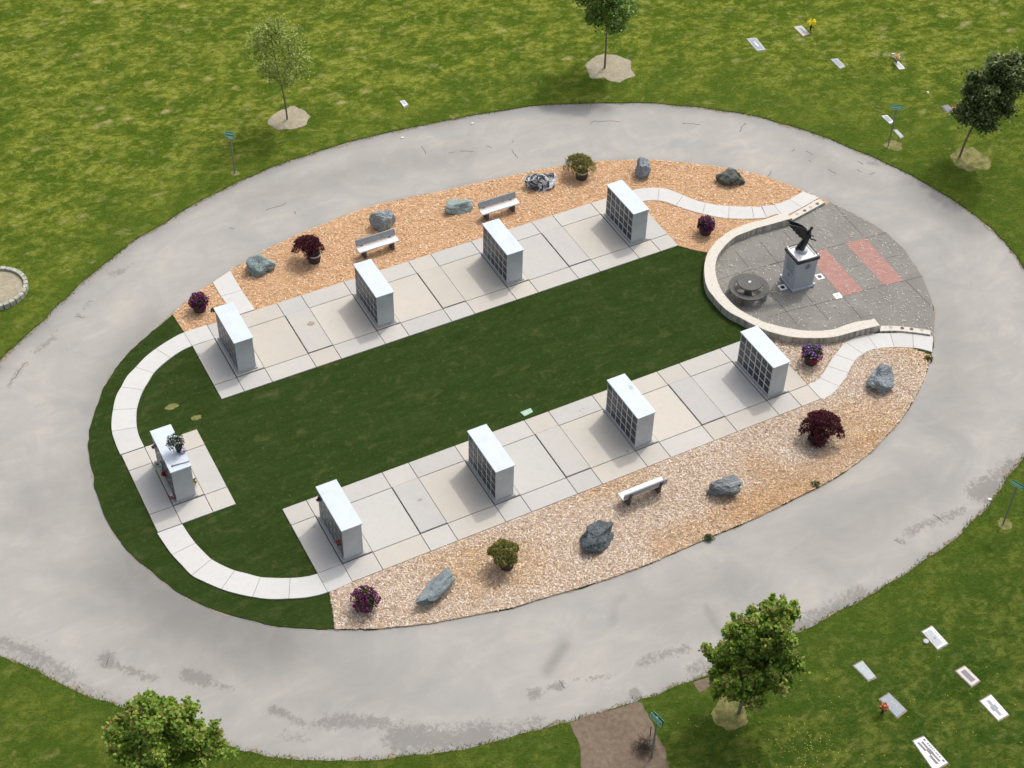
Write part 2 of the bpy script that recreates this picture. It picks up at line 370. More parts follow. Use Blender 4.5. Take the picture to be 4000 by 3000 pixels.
# lawn: large sheet with the road cut out of it, a little proud of the asphalt
import bmesh
def lawn_with_hole(loop, z):
    bm = bmesh.new(); S = 170
    o = [bm.verts.new(p) for p in ((-S, -S, z), (S, -S, z), (S, S, z), (-S, S, z))]
    i = [bm.verts.new((p[0], p[1], z)) for p in loop]
    es = [bm.edges.new((o[k], o[(k+1) % 4])) for k in range(4)]+[bm.edges.new((i[k], i[(k+1) % len(i)])) for k in range(len(i))]
    bmesh.ops.triangle_fill(bm, use_beauty=True, use_dissolve=False, edges=es)
    L = [tuple(p) for p in loop]
    rem = [f for f in bm.faces if inside(np.array([[f.calc_center_median().x, f.calc_center_median().y]]), L)[0]]
    bmesh.ops.delete(bm, geom=rem, context='FACES_ONLY')
    e2 = [e for e in bm.edges if all(v in set(i) for v in e.verts) and len(e.link_faces) == 1]
    r = bmesh.ops.extrude_edge_only(bm, edges=e2)
    for g in r['geom']:
        if isinstance(g, bmesh.types.BMVert): g.co.z = z-.08
    bmesh.ops.recalc_face_normals(bm, faces=bm.faces)
    if sum(f.normal.z*f.calc_area() for f in bm.faces) < 0: bmesh.ops.reverse_faces(bm, faces=bm.faces)
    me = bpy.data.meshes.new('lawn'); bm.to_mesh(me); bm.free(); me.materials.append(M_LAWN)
    ob = bpy.data.objects.new('lawn', me); COL.objects.link(ob); ob['kind'] = 'structure'; return ob
ZL = .035
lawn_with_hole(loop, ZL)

isl_px = [(194, 930), (192, 970), (200, 1017), (208, 1062), (232, 1124), (265, 1177), (295, 1207), (337, 1243), (375, 1274), (425, 1302), (475, 1321), (553, 1344), (603, 1354), (678, 1360), (733, 1360), (803, 1359), (878, 1353),
 (953, 1343), (1028, 1328), (1106, 1314), (1181, 1290), (1256, 1269), (1331, 1245), (1406, 1217), (1481, 1184), (1556, 1152), (1609, 1130), (1659, 1107), (1709, 1082), (1754, 1060), (1809, 1030), (1871, 985), (1896, 962), (1946, 907), (1974, 862),
 (1993, 826), (2003, 797), (2010, 775), (2015, 745), (2017, 715), (2017, 685), (2011, 650), (1991, 600), (1971, 569), (1946, 535), (1914, 506), (1884, 486), (1834, 459), (1784, 435), (1734, 414), (1659, 385), (1581, 367), (1481, 353), (1381, 347),
 (1293, 350), (1206, 361), (1106, 381), (1030, 397), (953, 415), (890, 427), (828, 441), (765, 459), (703, 484), (628, 515), (553, 553), (497, 587), (460, 612), (425, 635), (373, 680), (335, 712), (300, 742), (270, 772), (240, 812), (222, 840), (210, 879), (198, 912)]
ISL = spline([O(*p) for p in isl_px], 6, True)
def pl(*pts): return [O(*p) for p in pts]
soft_lines = [(pl((212, 880), (228, 830), (262, 780), (300, 735), (330, 700)), .9, .55), (pl((200, 1000), (225, 1110), (270, 1180), (330, 1240)), .9, .55),
 (pl((310, 1225), (400, 1310), (500, 1350), (590, 1365)), 2.2, .95), (pl((430, 1330), (520, 1372), (640, 1380)), 1.6, .7), (pl((60, 1110), (130, 1050), (200, 1010)), 1.3, .35),
 (pl((1180, 228), (1240, 230), (1310, 232)), .6, .95), (pl((1990, 398), (2040, 440), (2100, 480)), 1.2, .7), (pl((1900, 640), (2030, 640), (2050, 760), (2040, 900)), 1.4, .35),  # first entry paints the far tree's cast shadow into the asphalt colour
 (pl((1220, 1395), (1195, 1430), (1182, 1450)), .25, .7), (pl((640, 1500), (720, 1480), (830, 1500)), 1.8, .3), (pl((1440, 1330), (1500, 1300), (1600, 1260)), 1.5, .3), (pl((1750, 1180), (1850, 1130), (1990, 1040)), 1.4, .35),
 (pl((540, 430), (650, 400), (800, 360), (1000, 330)), 1.0, .35), (pl((1321, 1345), (1331, 1300), (1345, 1290)), .2, .4), (pl((1525, 1310), (1545, 1350), (1560, 1370)), .2, .6), (pl((1700, 300), (1820, 380), (1900, 400)), .8, .3)]
patch_lines = [(pl((228, 1418), (238, 1432)), .28, 1.0), (pl((245, 1434), (290, 1452), (332, 1466)), .22, .8), (pl((405, 1458), (440, 1470)), .3, 1.0), (pl((455, 1475), (500, 1488)), .15, .8), (pl((5, 1388), (62, 1408), (150, 1462)), .35, .8), (pl((150, 1462), (200, 1490), (250, 1512), (320, 1545)), .28, .6),
 (pl((585, 1531), (653, 1561), (715, 1568), (840, 1568)), .16, .8), (pl((700, 1556), (770, 1553), (830, 1560)), .28, .85), (pl((612, 1588), (655, 1596)), .3, .6), (pl((590, 1534), (610, 1540)), .2, .9), (pl((860, 1592), (978, 1598), (1040, 1586)), .55, .95), (pl((1040, 1580), (1106, 1572), (1160, 1560)), .35, .7),
 (pl((1150, 1497), (1160, 1500)), .25, .9), (pl((1195, 1484), (1212, 1480)), .22, .9), (pl((1240, 1470), (1318, 1460)), .15, .7), (pl((1385, 1432), (1420, 1418), (1481, 1402)), .25, .75), (pl((1500, 1448), (1560, 1424)), .45, .7), (pl((1371, 1496), (1372, 1502)), .22, 1.0), (pl((1160, 1590), (1250, 1556)), .2, .4),
 (pl((1938, 1166), (1952, 1172)), .12, .9), (pl((1965, 1152), (1990, 1136), (2034, 1122), (2079, 1104)), .28, .75), (pl((2115, 1062), (2140, 1050)), .55, 1.0), (pl((2160, 1030), (2185, 1008)), .5, .8), (pl((1721, 1357), (1790, 1325), (1859, 1284)), .45, .85), (pl((1640, 1395), (1720, 1358)), .4, .7),
 (pl((243, 592), (262, 586)), .3, .8), (pl((272, 577), (290, 570)), .15, .6), (pl((168, 680), (178, 686)), .15, .8), (pl((180, 668), (192, 650)), .12, .6), (pl((120, 722), (100, 742), (75, 760)), .22, .7), (pl((55, 785), (38, 805), (20, 835)), .15, .7), (pl((440, 1405), (560, 1410)), .2, .5), (pl((85, 1382), (140, 1385)), .15, .4)]
xs = np.arange(-33, 38.01, .16); ys = np.arange(-29, 31.01, .16)
X, Y = np.meshgrid(xs, ys); P = np.c_[X.ravel(), Y.ravel()]
soft = np.zeros(len(P)); patch = np.zeros(len(P))
for l, r, s in soft_lines: soft = np.maximum(soft, s*np.exp(-(dist(P, l)/r)**2))
for l, r, s in patch_lines: patch = np.maximum(patch, s*np.exp(-(dist(P, l)/(r*1.35))**2))
do = dist(P, OUT[::3]); north = np.clip((P[:, 1]-2)/6, 0, 1)
soft = np.maximum(soft, np.exp(-(do/.55)**2)*(.25+.35*north)); patch = np.maximum(patch, .55*np.exp(-(do/.28)**2))
di = dist(P, ISL[::3], True); soft = np.maximum(soft, .25*np.exp(-(di/.3)**2))
nx, ny = len(xs), len(ys); idx = np.arange(nx*ny).reshape(ny, nx)
F = np.stack([idx[:-1, :-1], idx[:-1, 1:], idx[1:, 1:], idx[1:, :-1]], -1).reshape(-1, 4)
road = mesh('road', np.c_[P, np.zeros(len(P))], F, M_ROAD, attrs={'soft': soft, 'patch': patch}); road['kind'] = 'structure'
def ribbon(line, w0, w1, z, name, mat, seed=1, kind='structure', closed=False):
    L = np.asarray(line); t = np.gradient(L, axis=0); t /= np.linalg.norm(t, axis=1)[:, None]; nrm = np.c_[-t[:, 1], t[:, 0]]
    r = np.random.default_rng(seed); k = len(L); wob = np.convolve(r.normal(0, 1, k+6), np.ones(4)/4, 'same')[3:-3]*abs(w1-w0)*.9
    a = L+nrm*(w0); b = L+nrm*(w1+wob)[:, None]
    V = np.r_[np.c_[a, np.full(k, z)], np.c_[b, np.full(k, z)]]
    i = np.arange(k-1); F = np.c_[i, i+1, k+i+1, k+i]
    n = np.cross(V[F[0][1]]-V[F[0][0]], V[F[0][3]]-V[F[0][0]])
    if n[2] < 0: F = F[:, ::-1]
    o = mesh(name, V, F, mat); o['kind'] = kind; return o
# ground verge: thin band of dirt between grass and asphalt (side chosen by orientation of the line)
sgn = -1 if (OUT[40]-OUT[20])[0] > 0 else 1
ribbon(resample(OUT, 1400), .10, -.07, .006, 'verge', M_VERGE, 5)
ISLr = resample(np.vstack([ISL, ISL[:1]]), 900)
ribbon(ISLr, .05, -.025, .005, 'island_edge', M_VERGE, 6)

# ------------------------------------------------------------------ island: turf, mulch, pavement, paths, plaza
turf_poly = jitter(ISL, .02, 9)
sheet('turf', turf_poly, .030, M_TURF)
def edge_part(P, a, b):      # stretch of the island outline between the points nearest a and b (forward)
    i = int(np.argmin(np.linalg.norm(P-a, axis=1))); j = int(np.argmin(np.linalg.norm(P-b, axis=1)))
    return P[i:j+1] if j >= i else np.vstack([P[i:], P[:j+1]])
c00 = crop(2000, 600); ca = crop(0, 750); cb = crop(1000, 750); ca2 = crop(0, 1500); cd = crop(1000, 1500); ce = crop(2000, 1500); cg = crop(3000, 1500); ch = crop(3000, 700)
E1 = edge_part(ISL, O(2016, 700), O(373, 680))          # east tip over the north to the north west corner
MULCH_N = np.vstack([E1[int(len(E1)*.10):], [G(719, 1297)], [(-10.3, 7.0)], [(-10.0, 5.5)], [(10.9, 5.5)], [(11.0, 3.36)], [c00(1540, 830)], [c00(1690, 862)], [(11.6, 2.0)], [(13.5, 2.0)], [(16, 3)]])
E2 = edge_part(ISL, G(1313, 2459), O(2010, 768))
MULCH_S = np.vstack([E2, [(15.2, -5.0)], [(13.0, -4.2)], [(10.9, -3.6)], [(10.4, -5.5)], [(-9.8, -5.5)], [G(1289, 2310)], [G(1296, 2360)], [G(1304, 2400)]])
sheet('mulch_bed', jitter(MULCH_N, .015, 4), .042, M_MULCHB)
sheet('mulch_bed', jitter(MULCH_S, .015, 5), .042, M_MULCHB2)

PAL = [(1, 1, 1), (1.03, 1.0, .95), (.96, .97, .99), (1.01, .98, .93), (.98, .98, .98), (.94, .96, .98)]
XJ = [-10.9, -9.91, -8.68, -6.73, -5.6, -3.58, -2.47, -.45, .66, 2.70, 3.78, 5.82, 6.92, 8.96, 10.07, 11.02]
def pave(name, cells, gap_poly):
    mb = MB(); fc = []
    r = random.Random(hash(name) % 99)
    r = random.Random(len(name)*7+3)
    for (x0, y0, x1, y1, z, gw) in cells:
        c = r.choice(PAL); k = r.uniform(.95, 1.04); c = tuple(v*k for v in c)
        mb.prism([(x0+gw, y0+gw), (x1-.012, y0+gw), (x1-.012, y1-.012), (x0+gw, y1-.012)], 0.0, z)
        fc += [c]*6
    o = mb.out(name, M_PAVE, fcol=fc); o['kind'] = 'structure'
    b = o.modifiers.new('bevel', 'BEVEL'); b.width = .008; b.segments = 1
    g = sheet('pavement_joints', gap_poly, .052, M_GAP)
def row_cells(ys, pads, n0, s0):
    yN, y1, y2, yS = ys; C = []
    for i in range(15):
        a, b = XJ[i], XJ[i+1]
        raised = i in pads; bx = i in (1, 5, 9, 13)
        z = .115 if bx else (.105 if raised else .075)
        C.append((a, y2, b, y1, z, .03 if (bx or raised) else .014))
    segs = [XJ[0], XJ[1], XJ[2], XJ[3], XJ[4], XJ[5], XJ[6], XJ[7], XJ[8], XJ[9], XJ[10], XJ[11], XJ[12], XJ[13], XJ[14], XJ[15]]
    for i in range(15):
        if i >= n0: C.append((segs[i], y1, segs[i+1], yN, .075, .012))
        if i >= s0: C.append((segs[i], yS, segs[i+1], y2, .075, .012))
    return C
YU = (7.80, 6.86, 4.22, 3.315); YLr = (-3.28, -4.185, -6.78, -7.715)
pave('pavement_upper', row_cells(YU, (3, 7, 11), 1, 0), [(-10.88, 3.33), (11.0, 3.33), (11.0, 7.78), (-9.9, 7.78), (-10.88, 6.84)])
pave('pavement_lower_row', row_cells(YLr, (3, 7, 11), 0, 1), [(-10.88, -3.3), (11.0, -3.3), (11.0, -7.7), (-9.9, -7.7), (-10.88, -6.76)])
XW = [-15.48, -14.53, -13.28, -12.36]; YW = [-2.26, -1.28, 1.22, 2.17]
cells = []
for i in range(3):
    for j in range(3):
        bx = (i == 1 and j == 1)
        if (i, j) == (2, 0) or (i, j) == (1, 0) or True:
            cells.append((XW[i], YW[j], XW[i+1], YW[j+1], .115 if bx else .075, .025 if bx else .012))
pave('pavement_west', cells, [(-15.46, -2.24), (-12.38, -2.24), (-12.38, 2.15), (-15.46, 2.15)])

def path_from_pairs(name, pairs, z=.078):
    """pairs: (outer point, inner point, joint?)"""
    A = np.array([p[0] for p in pairs]); B = np.array([p[1] for p in pairs]); J = [p[2] for p in pairs]
    mb = MB(); fc = []; r = random.Random(5); ga = []; gb = []
    n = 6; SA = spline(A, n); SB = spline(B, n)
    js = [i*n for i, j in enumerate(J) if j]
    for s, e in zip(js[:-1], js[1:]):
        a = SA[s:e+1].copy(); b = SB[s:e+1].copy()
        for E, sg in ((0, 1), (-1, -1)):
            for arr in (a, b):
                d = arr[E+sg]-arr[E]; arr[E] = arr[E]+d/np.linalg.norm(d)*.008
        k = r.uniform(.96, 1.03)
        # quads strip with own sides
        m = len(a); vs = [(*p, z) for p in a]+[(*p, z) for p in b]+[(*p, .0) for p in a]+[(*p, .0) for p in b]
        fs = [(i, i+1, m+i+1, m+i) for i in range(m-1)]
        fs += [(i, 2*m+i, 2*m+i+1, i+1) for i in range(m-1)]+[(m+i, m+i+1, 3*m+i+1, 3*m+i) for i in range(m-1)]+[(0, m, 3*m, 2*m), (m-1, 3*m-1, 4*m-1, 2*m-1)]
        mb.add(vs, fs); fc += [(k, k, k)]*len(fs)
    o = mb.out(name, M_PATH, fcol=fc); o['kind'] = 'structure'
    bm = bmesh.new(); bm.from_mesh(o.data); bmesh.ops.recalc_face_normals(bm, faces=bm.faces)
    bm.to_mesh(o.data); bm.free()
    k = len(SA); q = .02
    IA = SA+(SB-SA)*.02; IB = SB+(SA-SB)*.02
    sheet('path_joints', np.vstack([IA, IB[::-1]]), .056, M_GAP)
ci = crop(0, 2250); cj = crop(1000, 2250)
W_PAIRS = [((-9.91, 7.80), (-9.91, 6.86), 1), (ca(1590, 1225), (-10.9, 6.86), 1), (ca(1465, 1290), ca(1560, 1388), 0), (ca(1350, 1365), ca(1475, 1445), 1), (ca(1255, 1440), ca(1395, 1510), 0), (ca(1175, 1525), ca(1330, 1575), 1),
 (ca2(1100, -55), ca2(1278, 0), 0), (ca2(1050, 35), ca2(1240, 62), 1), (ca2(1005, 120), ca2(1208, 140), 0), (ca2(980, 232), ca2(1185, 225), 1), (ca2(967, 325), ca2(1180, 305), 0), (ca2(970, 420), ca2(1185, 385), 1), (ca2(1000, 520), ca2(1208, 470), 0), ((-15.5, 2.19), (-14.53, 2.19), 1)]
path_from_pairs('path_west', W_PAIRS)
W2 = [((-15.5, -2.28), (-14.53, -2.28), 1), (ca2(1425, 1395), ca2(1630, 1305), 0), (ca2(1490, 1485), ca2(1690, 1385), 1), (ca2(1572, 1572), ca2(1760, 1460), 0), (ca2(1660, 1662), ca2(1830, 1525), 1), (ci(1770, 60), ca2(1925, 1578), 0), (ci(1915, 122), ca2(2030, 1622), 1),
 (ci(2050, 162), ca2(2140, 1650), 0), (ci(2185, 190), cj(40, 20), 1), (cj(120, 208), cj(170, 28), 0), (cj(285, 205), cj(297, 28), 1), (cj(450, 192), cj(420, 18), 0), (cj(620, 150), (-10.9, -6.785), 1), ((-9.91, -7.715), (-9.91, -6.785), 1)]
path_from_pairs('path_west', W2)
c2 = crop(2740, 780, .27125); cR4 = crop(3000, 700, .13563); cL = crop(2650, 1150, .4747)
P1 = [((11.02, 7.80), (11.02, 6.86), 1), (c00(1150, 308), c00(1200, 413), 0), (c00(1270, 307), c00(1260, 415), 1), (c00(1375, 327), c00(1335, 430), 0), (c00(1480, 372), c00(1415, 460), 1), (c00(1580, 410), c00(1530, 500), 0), (c00(1670, 435), c00(1645, 530), 1), (c00(1780, 455), c00(1760, 555), 0),
 (c00(1875, 463), c00(1870, 570), 1), (c00(1975, 468), c00(1980, 574), 0), (c00(2070, 470), c00(2090, 572), 1), (c00(2150, 468), c00(2185, 566), 0), (c2(860, 110), c2(940, 275), 1), (c2(960, 102), c2(1080, 225), 0), (cR4(160, 775), cR4(430, 1100), 1), (cR4(400, 700), cR4(640, 1020), 0), (cR4(620, 610), cR4(970, 850), 1), (cR4(850, 480), cR4(1250, 690), 0), (cR4(1000, 380), cR4(1460, 562), 1)]
path_from_pairs('path_north_east', P1)
P2 = [((11.02, -6.785), (11.02, -7.715), 1), (cL(1120, 728), cL(1252, 838), 0), (cL(1160, 697), cL(1320, 765), 1), (cL(1195, 650), cL(1362, 710), 0), (cL(1225, 600), cL(1395, 655), 1), (cL(1255, 552), cL(1418, 605), 0), (cL(1290, 505), cL(1447, 560), 1), (cL(1330, 452), cL(1478, 527), 0), (cL(1375, 405), cL(1520, 500), 1),
 (cL(1465, 362), cL(1570, 472), 0), (cL(1550, 342), cL(1630, 456), 1), (cL(1645, 332), cL(1700, 447), 0), (cL(1740, 330), cL(1775, 445), 1), (cL(1830, 326), cL(1855, 445), 0), (cL(1925, 328), cL(1932, 449), 1), (cL(2010, 342), cL(2010, 462), 0), (cL(2095, 358), cL(2086, 484), 1)]
path_from_pairs('path_south_east', P2)
WK = [(ca(1840, 790), ca(1990, 690), 1), (ca(1912, 912), ca(2090, 860), 1), ((-8.6, 7.82), (-7.72, 7.82), 1)]
path_from_pairs('path_north_west', WK)

# plaza
cr1 = crop(2700, 900, .18083); cr2 = crop(2700, 1100, .18083); cr3 = crop(3000, 1200, .18083)
HW = .42
inn = [c2(1310, 265, HW), c2(1100, 325, HW), c2(920, 375, HW), (c2(780, 412, HW)), cr1(1290, 0, HW), cr1(1000, 110, HW), cr1(830, 230, HW), cr1(680, 390, HW), cr1(570, 560, HW), cr1(530, 720, HW), cr1(522, 850, HW), cr1(540, 970, HW), cr1(580, 1120, HW), cr1(640, 1260, HW), cr1(740, 1410, HW),
 cr2(900, 480, HW), cr2(1050, 600, HW), cr2(1220, 700, HW), cr2(1400, 790, HW), cr2(1600, 880, HW), cr3(0, 340, HW), cr3(350, 430, HW), cr3(700, 490, HW), cr3(950, 505, HW), cr3(1200, 500, HW), cr3(1450, 460, HW), cr3(1700, 370, HW), cr3(1900, 315, HW), cr3(2212, 265, HW), G(3416, 1244, HW)]
outw = [c2(1222, 187, HW), c2(1100, 215, HW), c2(900, 285, HW), c2(780, 312, HW), c2(640, 350, HW), cr1(850, 0, HW), cr1(700, 100, HW), cr1(560, 210, HW), cr1(460, 320, HW), cr1(360, 480, HW), cr1(310, 620, HW), cr1(285, 730, HW), cr1(278, 850, HW), cr1(285, 980, HW), cr1(310, 1130, HW), cr1(370, 1280, HW), cr1(460, 1400, HW),
 cr2(590, 450, HW), cr2(750, 600, HW), cr2(900, 700, HW), cr2(1100, 800, HW), cr2(1300, 910, HW), cr2(1500, 1000, HW), cr3(0, 515, HW), cr3(350, 610, HW), cr3(650, 655, HW), cr3(950, 665, HW), cr3(1250, 660, HW), cr3(1500, 625, HW), cr3(1750, 560, HW), cr3(2000, 490, HW), cr3(2212, 440, HW), G(3437.6, 1271, HW)]
NI = resample(spline(inn, 6), 110); NO = resample(spline(outw, 6), 110)
PLZ_E = edge_part(ISL, O(2016.5, 728), O(1796, 441))
plaza_poly = np.vstack([PLZ_E, NI[::2]*.5+NO[::2]*.5, [cL(1700, 300)], [cL(2060, 340)]])
sheet('plaza', plaza_poly, .060, M_PLAZA)
def band(name, A, B, z0, z1, mat, label=None, cat=None, bevel=.02):
    m = len(A); V = [(*p, z1) for p in A]+[(*p, z1) for p in B]+[(*p, z0) for p in A]+[(*p, z0) for p in B]
    F = [(i, i+1, m+i+1, m+i) for i in range(m-1)]+[(i, 2*m+i, 2*m+i+1, i+1) for i in range(m-1)]+[(m+i, m+i+1, 3*m+i+1, 3*m+i) for i in range(m-1)]+[(0, m, 3*m, 2*m), (m-1, 3*m-1, 4*m-1, 2*m-1)]
    F += [(2*m+i, 3*m+i, 3*m+i+1, 2*m+i+1) for i in range(m-1)]
    o = mesh(name, V, F, mat)
    bm = bmesh.new(); bm.from_mesh(o.data); bmesh.ops.recalc_face_normals(bm, faces=bm.faces); bm.to_mesh(o.data); bm.free()
    if bevel: b = o.modifiers.new('bevel', 'BEVEL'); b.width = bevel; b.segments = 2; b.limit_method = 'ANGLE'; b.angle_limit = R_(50)
    return tag(o, label, cat)
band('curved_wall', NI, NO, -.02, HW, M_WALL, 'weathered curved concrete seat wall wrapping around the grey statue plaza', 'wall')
def curb(pA, pB, z, meds, label):
    root = empty('low_curb', (0, 0, 0), label, 'curb', 'low curbs with round medallions at the plaza mouth')
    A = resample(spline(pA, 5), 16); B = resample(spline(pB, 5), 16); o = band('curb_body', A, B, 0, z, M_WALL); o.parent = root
    for i, m in enumerate(meds):
        mb = MB(); mb.lathe([(.085, 0), (.085, .008)], (m[0], m[1], z-.002), 16)
        o = mb.out('medallion', M_DARKCON if i % 2 == 0 else M_BENCH, root)
curb([G(3095.6, 859, .2), G(3224.5, 789.5, .2)], [G(3083, 842, .2), G(3197.3, 776.6, .2)], .2, [cR4(*p, .2) for p in ((1420, 705), (1225, 805), (1055, 905), (840, 1000))][::1], 'low straight concrete curb with round medallions, far side of the plaza beside the white path')
cK = crop(3000, 750)
curb([cK(975, 1155, .16), cK(1100, 1155, .16), cK(1250, 1170, .16), cK(1405, 1195, .16)], [cK(965, 1202, .16), cK(1100, 1198, .16), cK(1250, 1211, .16), cK(1405, 1232, .16)], .16, [cK(*p, .16) for p in ((1240, 1184), (1060, 1169), (1160, 1176), (1330, 1192))], 'low bent concrete curb with round medallions, near side of the plaza beside the white path')
# plaza joints and brick
jl = MB()
def strip(a, b, w, z):
    a = np.array(a); b = np.array(b); d = b-a; n = np.array((-d[1], d[0]))/np.linalg.norm(d)*w/2
    jl.prism([tuple(a+n), tuple(b+n), tuple(b-n), tuple(a-n)], z-.01, z)
def sl_(pts, w=.03):
    P = [np.array(p) for p in pts]
    for a, b in zip(P[:-1], P[1:]): strip(a, b, w, .0635)
sl_([ch(1020, 470), ch(840, 519), ch(665, 562), ch(430, 628), ch(0, 752)]); sl_([cr1(2000, 690), cr1(1280, 872), cr1(900, 985), cr1(600, 1080)])
sl_([ch(1335, 845), ch(1190, 884), ch(1000, 925), ch(820, 972), ch(650, 1022), ch(415, 1090), ch(160, 1152), ch(0, 1200)]); sl_([ch(575, 235), ch(700, 370), ch(820, 495)]); sl_([ch(1190, 886), ch(1410, 1110)])
sl_([cr1(1470, 240), cr1(1960, 840)]); sl_([cr1(950, 470), cr1(1270, 862)]); sl_([cr1(2000, 40), cr1(2190, 260)]); sl_([ch(20, 990), ch(250, 1262)]); sl_([ch(310, 990), ch(520, 1222)]); sl_([ch(655, 1030), ch(812, 1218)]); sl_([cr1(1310, 920), cr1(1400, 1010)])
sl_([ch(690, 775), ch(820, 745)], .02); sl_([ch(1020, 690), ch(1130, 665)], .02)
o = jl.out('plaza_joints', M_GAP); o['kind'] = 'structure'
def brick(poly):
    o = MB().prism([tuple(p) for p in poly], .02, .0645).out('brick_strip', M_BRICK); o['kind'] = 'structure'
brick([ch(665, 560), ch(840, 519), ch(1170, 885), ch(1000, 926)]); brick([(15.86, .22), ch(495, 612), ch(820, 971), ch(650, 1022)])

# ------------------------------------------------------------------ wood chips (mulch), one uncountable layer per bed
def chips(name, poly, n, palette, weights, z, size=(.05, .13), wid=(.014, .032), seed=0, patchy=None, label=None, cat=None, clip=None):
    r = np.random.default_rng(seed); poly = np.asarray(poly)
    lo, hi = poly.min(0), poly.max(0); P = r.uniform(lo, hi, (int(n*2.2), 2)); P = P[inside(P, [tuple(p) for p in poly])]
    if clip is not None: P = P[clip(P)]
    P = P[:n]; n = len(P)
    a = r.uniform(0, math.pi, n); L = r.uniform(*size, n); W = r.uniform(*wid, n); tilt = r.normal(0, .22, n); zz = z+r.uniform(.004, .03, n)
    d = np.c_[np.cos(a), np.sin(a)]*(L/2)[:, None]; e = np.c_[-np.sin(a), np.cos(a)]*(W/2)[:, None]; dz = tilt*L/2
    bend = .35
    V = np.empty((n, 4, 3)); 
    for k, (s1, s2) in enumerate(((-1, -1), (1, -1), (1, 1), (-1, 1))):
        V[:, k, :2] = P+d*s1*(1 if s2 < 0 else bend+.55)+e*s2; V[:, k, 2] = zz+dz*s1+r.normal(0, .004, n)
    V[:, :, 2] = np.maximum(V[:, :, 2], z+.002)
    pal = np.array(palette); w = np.array(weights, float); idx = r.choice(len(pal), n, p=w/w.sum())
    c = pal[idx]*r.uniform(.82, 1.15, (n, 1))
    if patchy is not None: c = patchy(P, c, r)
    F = np.arange(n*4).reshape(n, 4)
    o = mesh(name, V.reshape(-1, 3), F, M_CHIP, col=np.repeat(np.clip(c, 0, 1), 4, 0)); return tag(o, label, cat, kind='stuff')
def clear_of_slabs(P):
    k = np.ones(len(P), bool)
    k &= ~((P[:, 0] > -9.95) & (P[:, 0] < 11.05) & (P[:, 1] > 3.2) & (P[:, 1] < 7.82)); k &= ~((P[:, 0] > -9.95) & (P[:, 0] < 11.05) & (P[:, 1] < -3.2) & (P[:, 1] > -7.73)); return k
NPAL = [(.70, .47, .28), (.60, .37, .20), (.66, .42, .24), (.86, .70, .52), (.40, .22, .11), (.58, .36, .19)]
SPAL = [(.64, .52, .41), (.54, .41, .31), (.80, .71, .62), (.52, .38, .23), (.33, .24, .18), (.60, .45, .29)]
def south_patch(P, c, r):
    f = np.sin(P[:, 0]*.55+1.3)*np.cos(P[:, 1]*.9+P[:, 0]*.2)+r.normal(0, .25, len(P))
    m = (f > .45); c = c.copy(); c[m] = c[m]*np.array([.97, .86, .70])
    d = np.minimum(dist(P, [O(1640, 1010), O(1740, 1060)]), dist(P, [O(1440, 1180), O(1660, 1080), O(1880, 965)])); m2 = d < .9*r.uniform(.4, 1.2, len(P)); c[m2] = c[m2]*np.array([.93, .82, .68]); return c
PL_ = [tuple(p) for p in plaza_poly]; WO_ = [tuple(p) for p in np.vstack([NO, PLZ_E[::-1]])] if False else [tuple(p) for p in np.vstack([PLZ_E, NO[::2]])]
PAVE_BOXES = [(-9.95, 3.3, 11.05, 7.83), (-9.95, -7.74, 11.05, -3.26), (-10.92, 3.3, -9.9, 6.88), (-10.92, -6.8, -9.9, -3.26)]
PATHS = [[tuple(p) for p in np.vstack([spline([q[0] for q in pp], 4), spline([q[1] for q in pp], 4)[::-1]])] for pp in (P1, P2, WK, W_PAIRS, W2)]
def bed_clip(P):
    k = ~inside(P, PL_) & ~inside(P, WO_)
    for x0, y0, x1, y1 in PAVE_BOXES: k &= ~((P[:, 0] > x0) & (P[:, 0] < x1) & (P[:, 1] > y0) & (P[:, 1] < y1))
    for q in PATHS: k &= ~inside(P, q)
    return k
chips('wood_chips', MULCH_N, 60000, NPAL, (4, 4, 4, 3, 2, 3), .045, seed=1, label='fresh orange wood chip mulch in the far planting bed along the road', cat='mulch', clip=bed_clip)
chips('wood_chips', MULCH_S, 75000, SPAL, (4, 4, 4, 2, 3, 2), .045, seed=2, patchy=south_patch, label='faded pale wood chip mulch in the near planting bed along the road', cat='mulch', clip=bed_clip)
PLI = np.vstack([PLZ_E, NI[::2]])
chips('wood_litter', PLI, 1500, [(.52, .50, .44), (.42, .40, .34), (.60, .56, .48)], (1, 1, 1), .064, (.03, .14), (.01, .03), 3, None, 'scattered pale wood bits littering the grey plaza', 'litter')

# ------------------------------------------------------------------ grass blades: tufts over lawn, turf and rough edges
def blades(name, P, hgt, wd, z, pal, seed, label):
    r = np.random.default_rng(seed); n = len(P); a = r.uniform(0, 2*math.pi, n); H = r.uniform(*hgt, n); W = r.uniform(*wd, n); lean = r.normal(0, .7, (n, 2))
    lean += np.array((.35, .1))
    V = np.empty((n, 3, 3)); d = np.c_[np.cos(a), np.sin(a)]*(W/2)[:, None]
    V[:, 0, :2] = P-d; V[:, 1, :2] = P+d; V[:, 2, :2] = P+lean*H[:, None]; V[:, :2, 2] = z; V[:, 2, 2] = z+H
    c = np.array(pal)[r.integers(0, len(pal), n)]*r.uniform(.75, 1.25, (n, 1))
    o = mesh(name, V.reshape(-1, 3), np.arange(n*3).reshape(n, 3), M_BLADE, col=np.repeat(np.clip(c, 0, 1), 3, 0)); return tag(o, label, 'grass', kind='stuff')
r = np.random.default_rng(21)
vis = [tuple(G(-150, -150)), tuple(G(4150, -150)), tuple(G(4150, 3150)), tuple(G(-150, 3150))]
lo, hi = np.min(vis, 0), np.max(vis, 0)
LP = [tuple(p) for p in loop]
P = r.uniform(lo, hi, (330000, 2)); P = P[inside(P, vis)]; P = P[~inside(P, LP)]
keep = np.ones(len(P), bool)
DIRT = []   # (centre, radius) discs kept free of blades, filled below
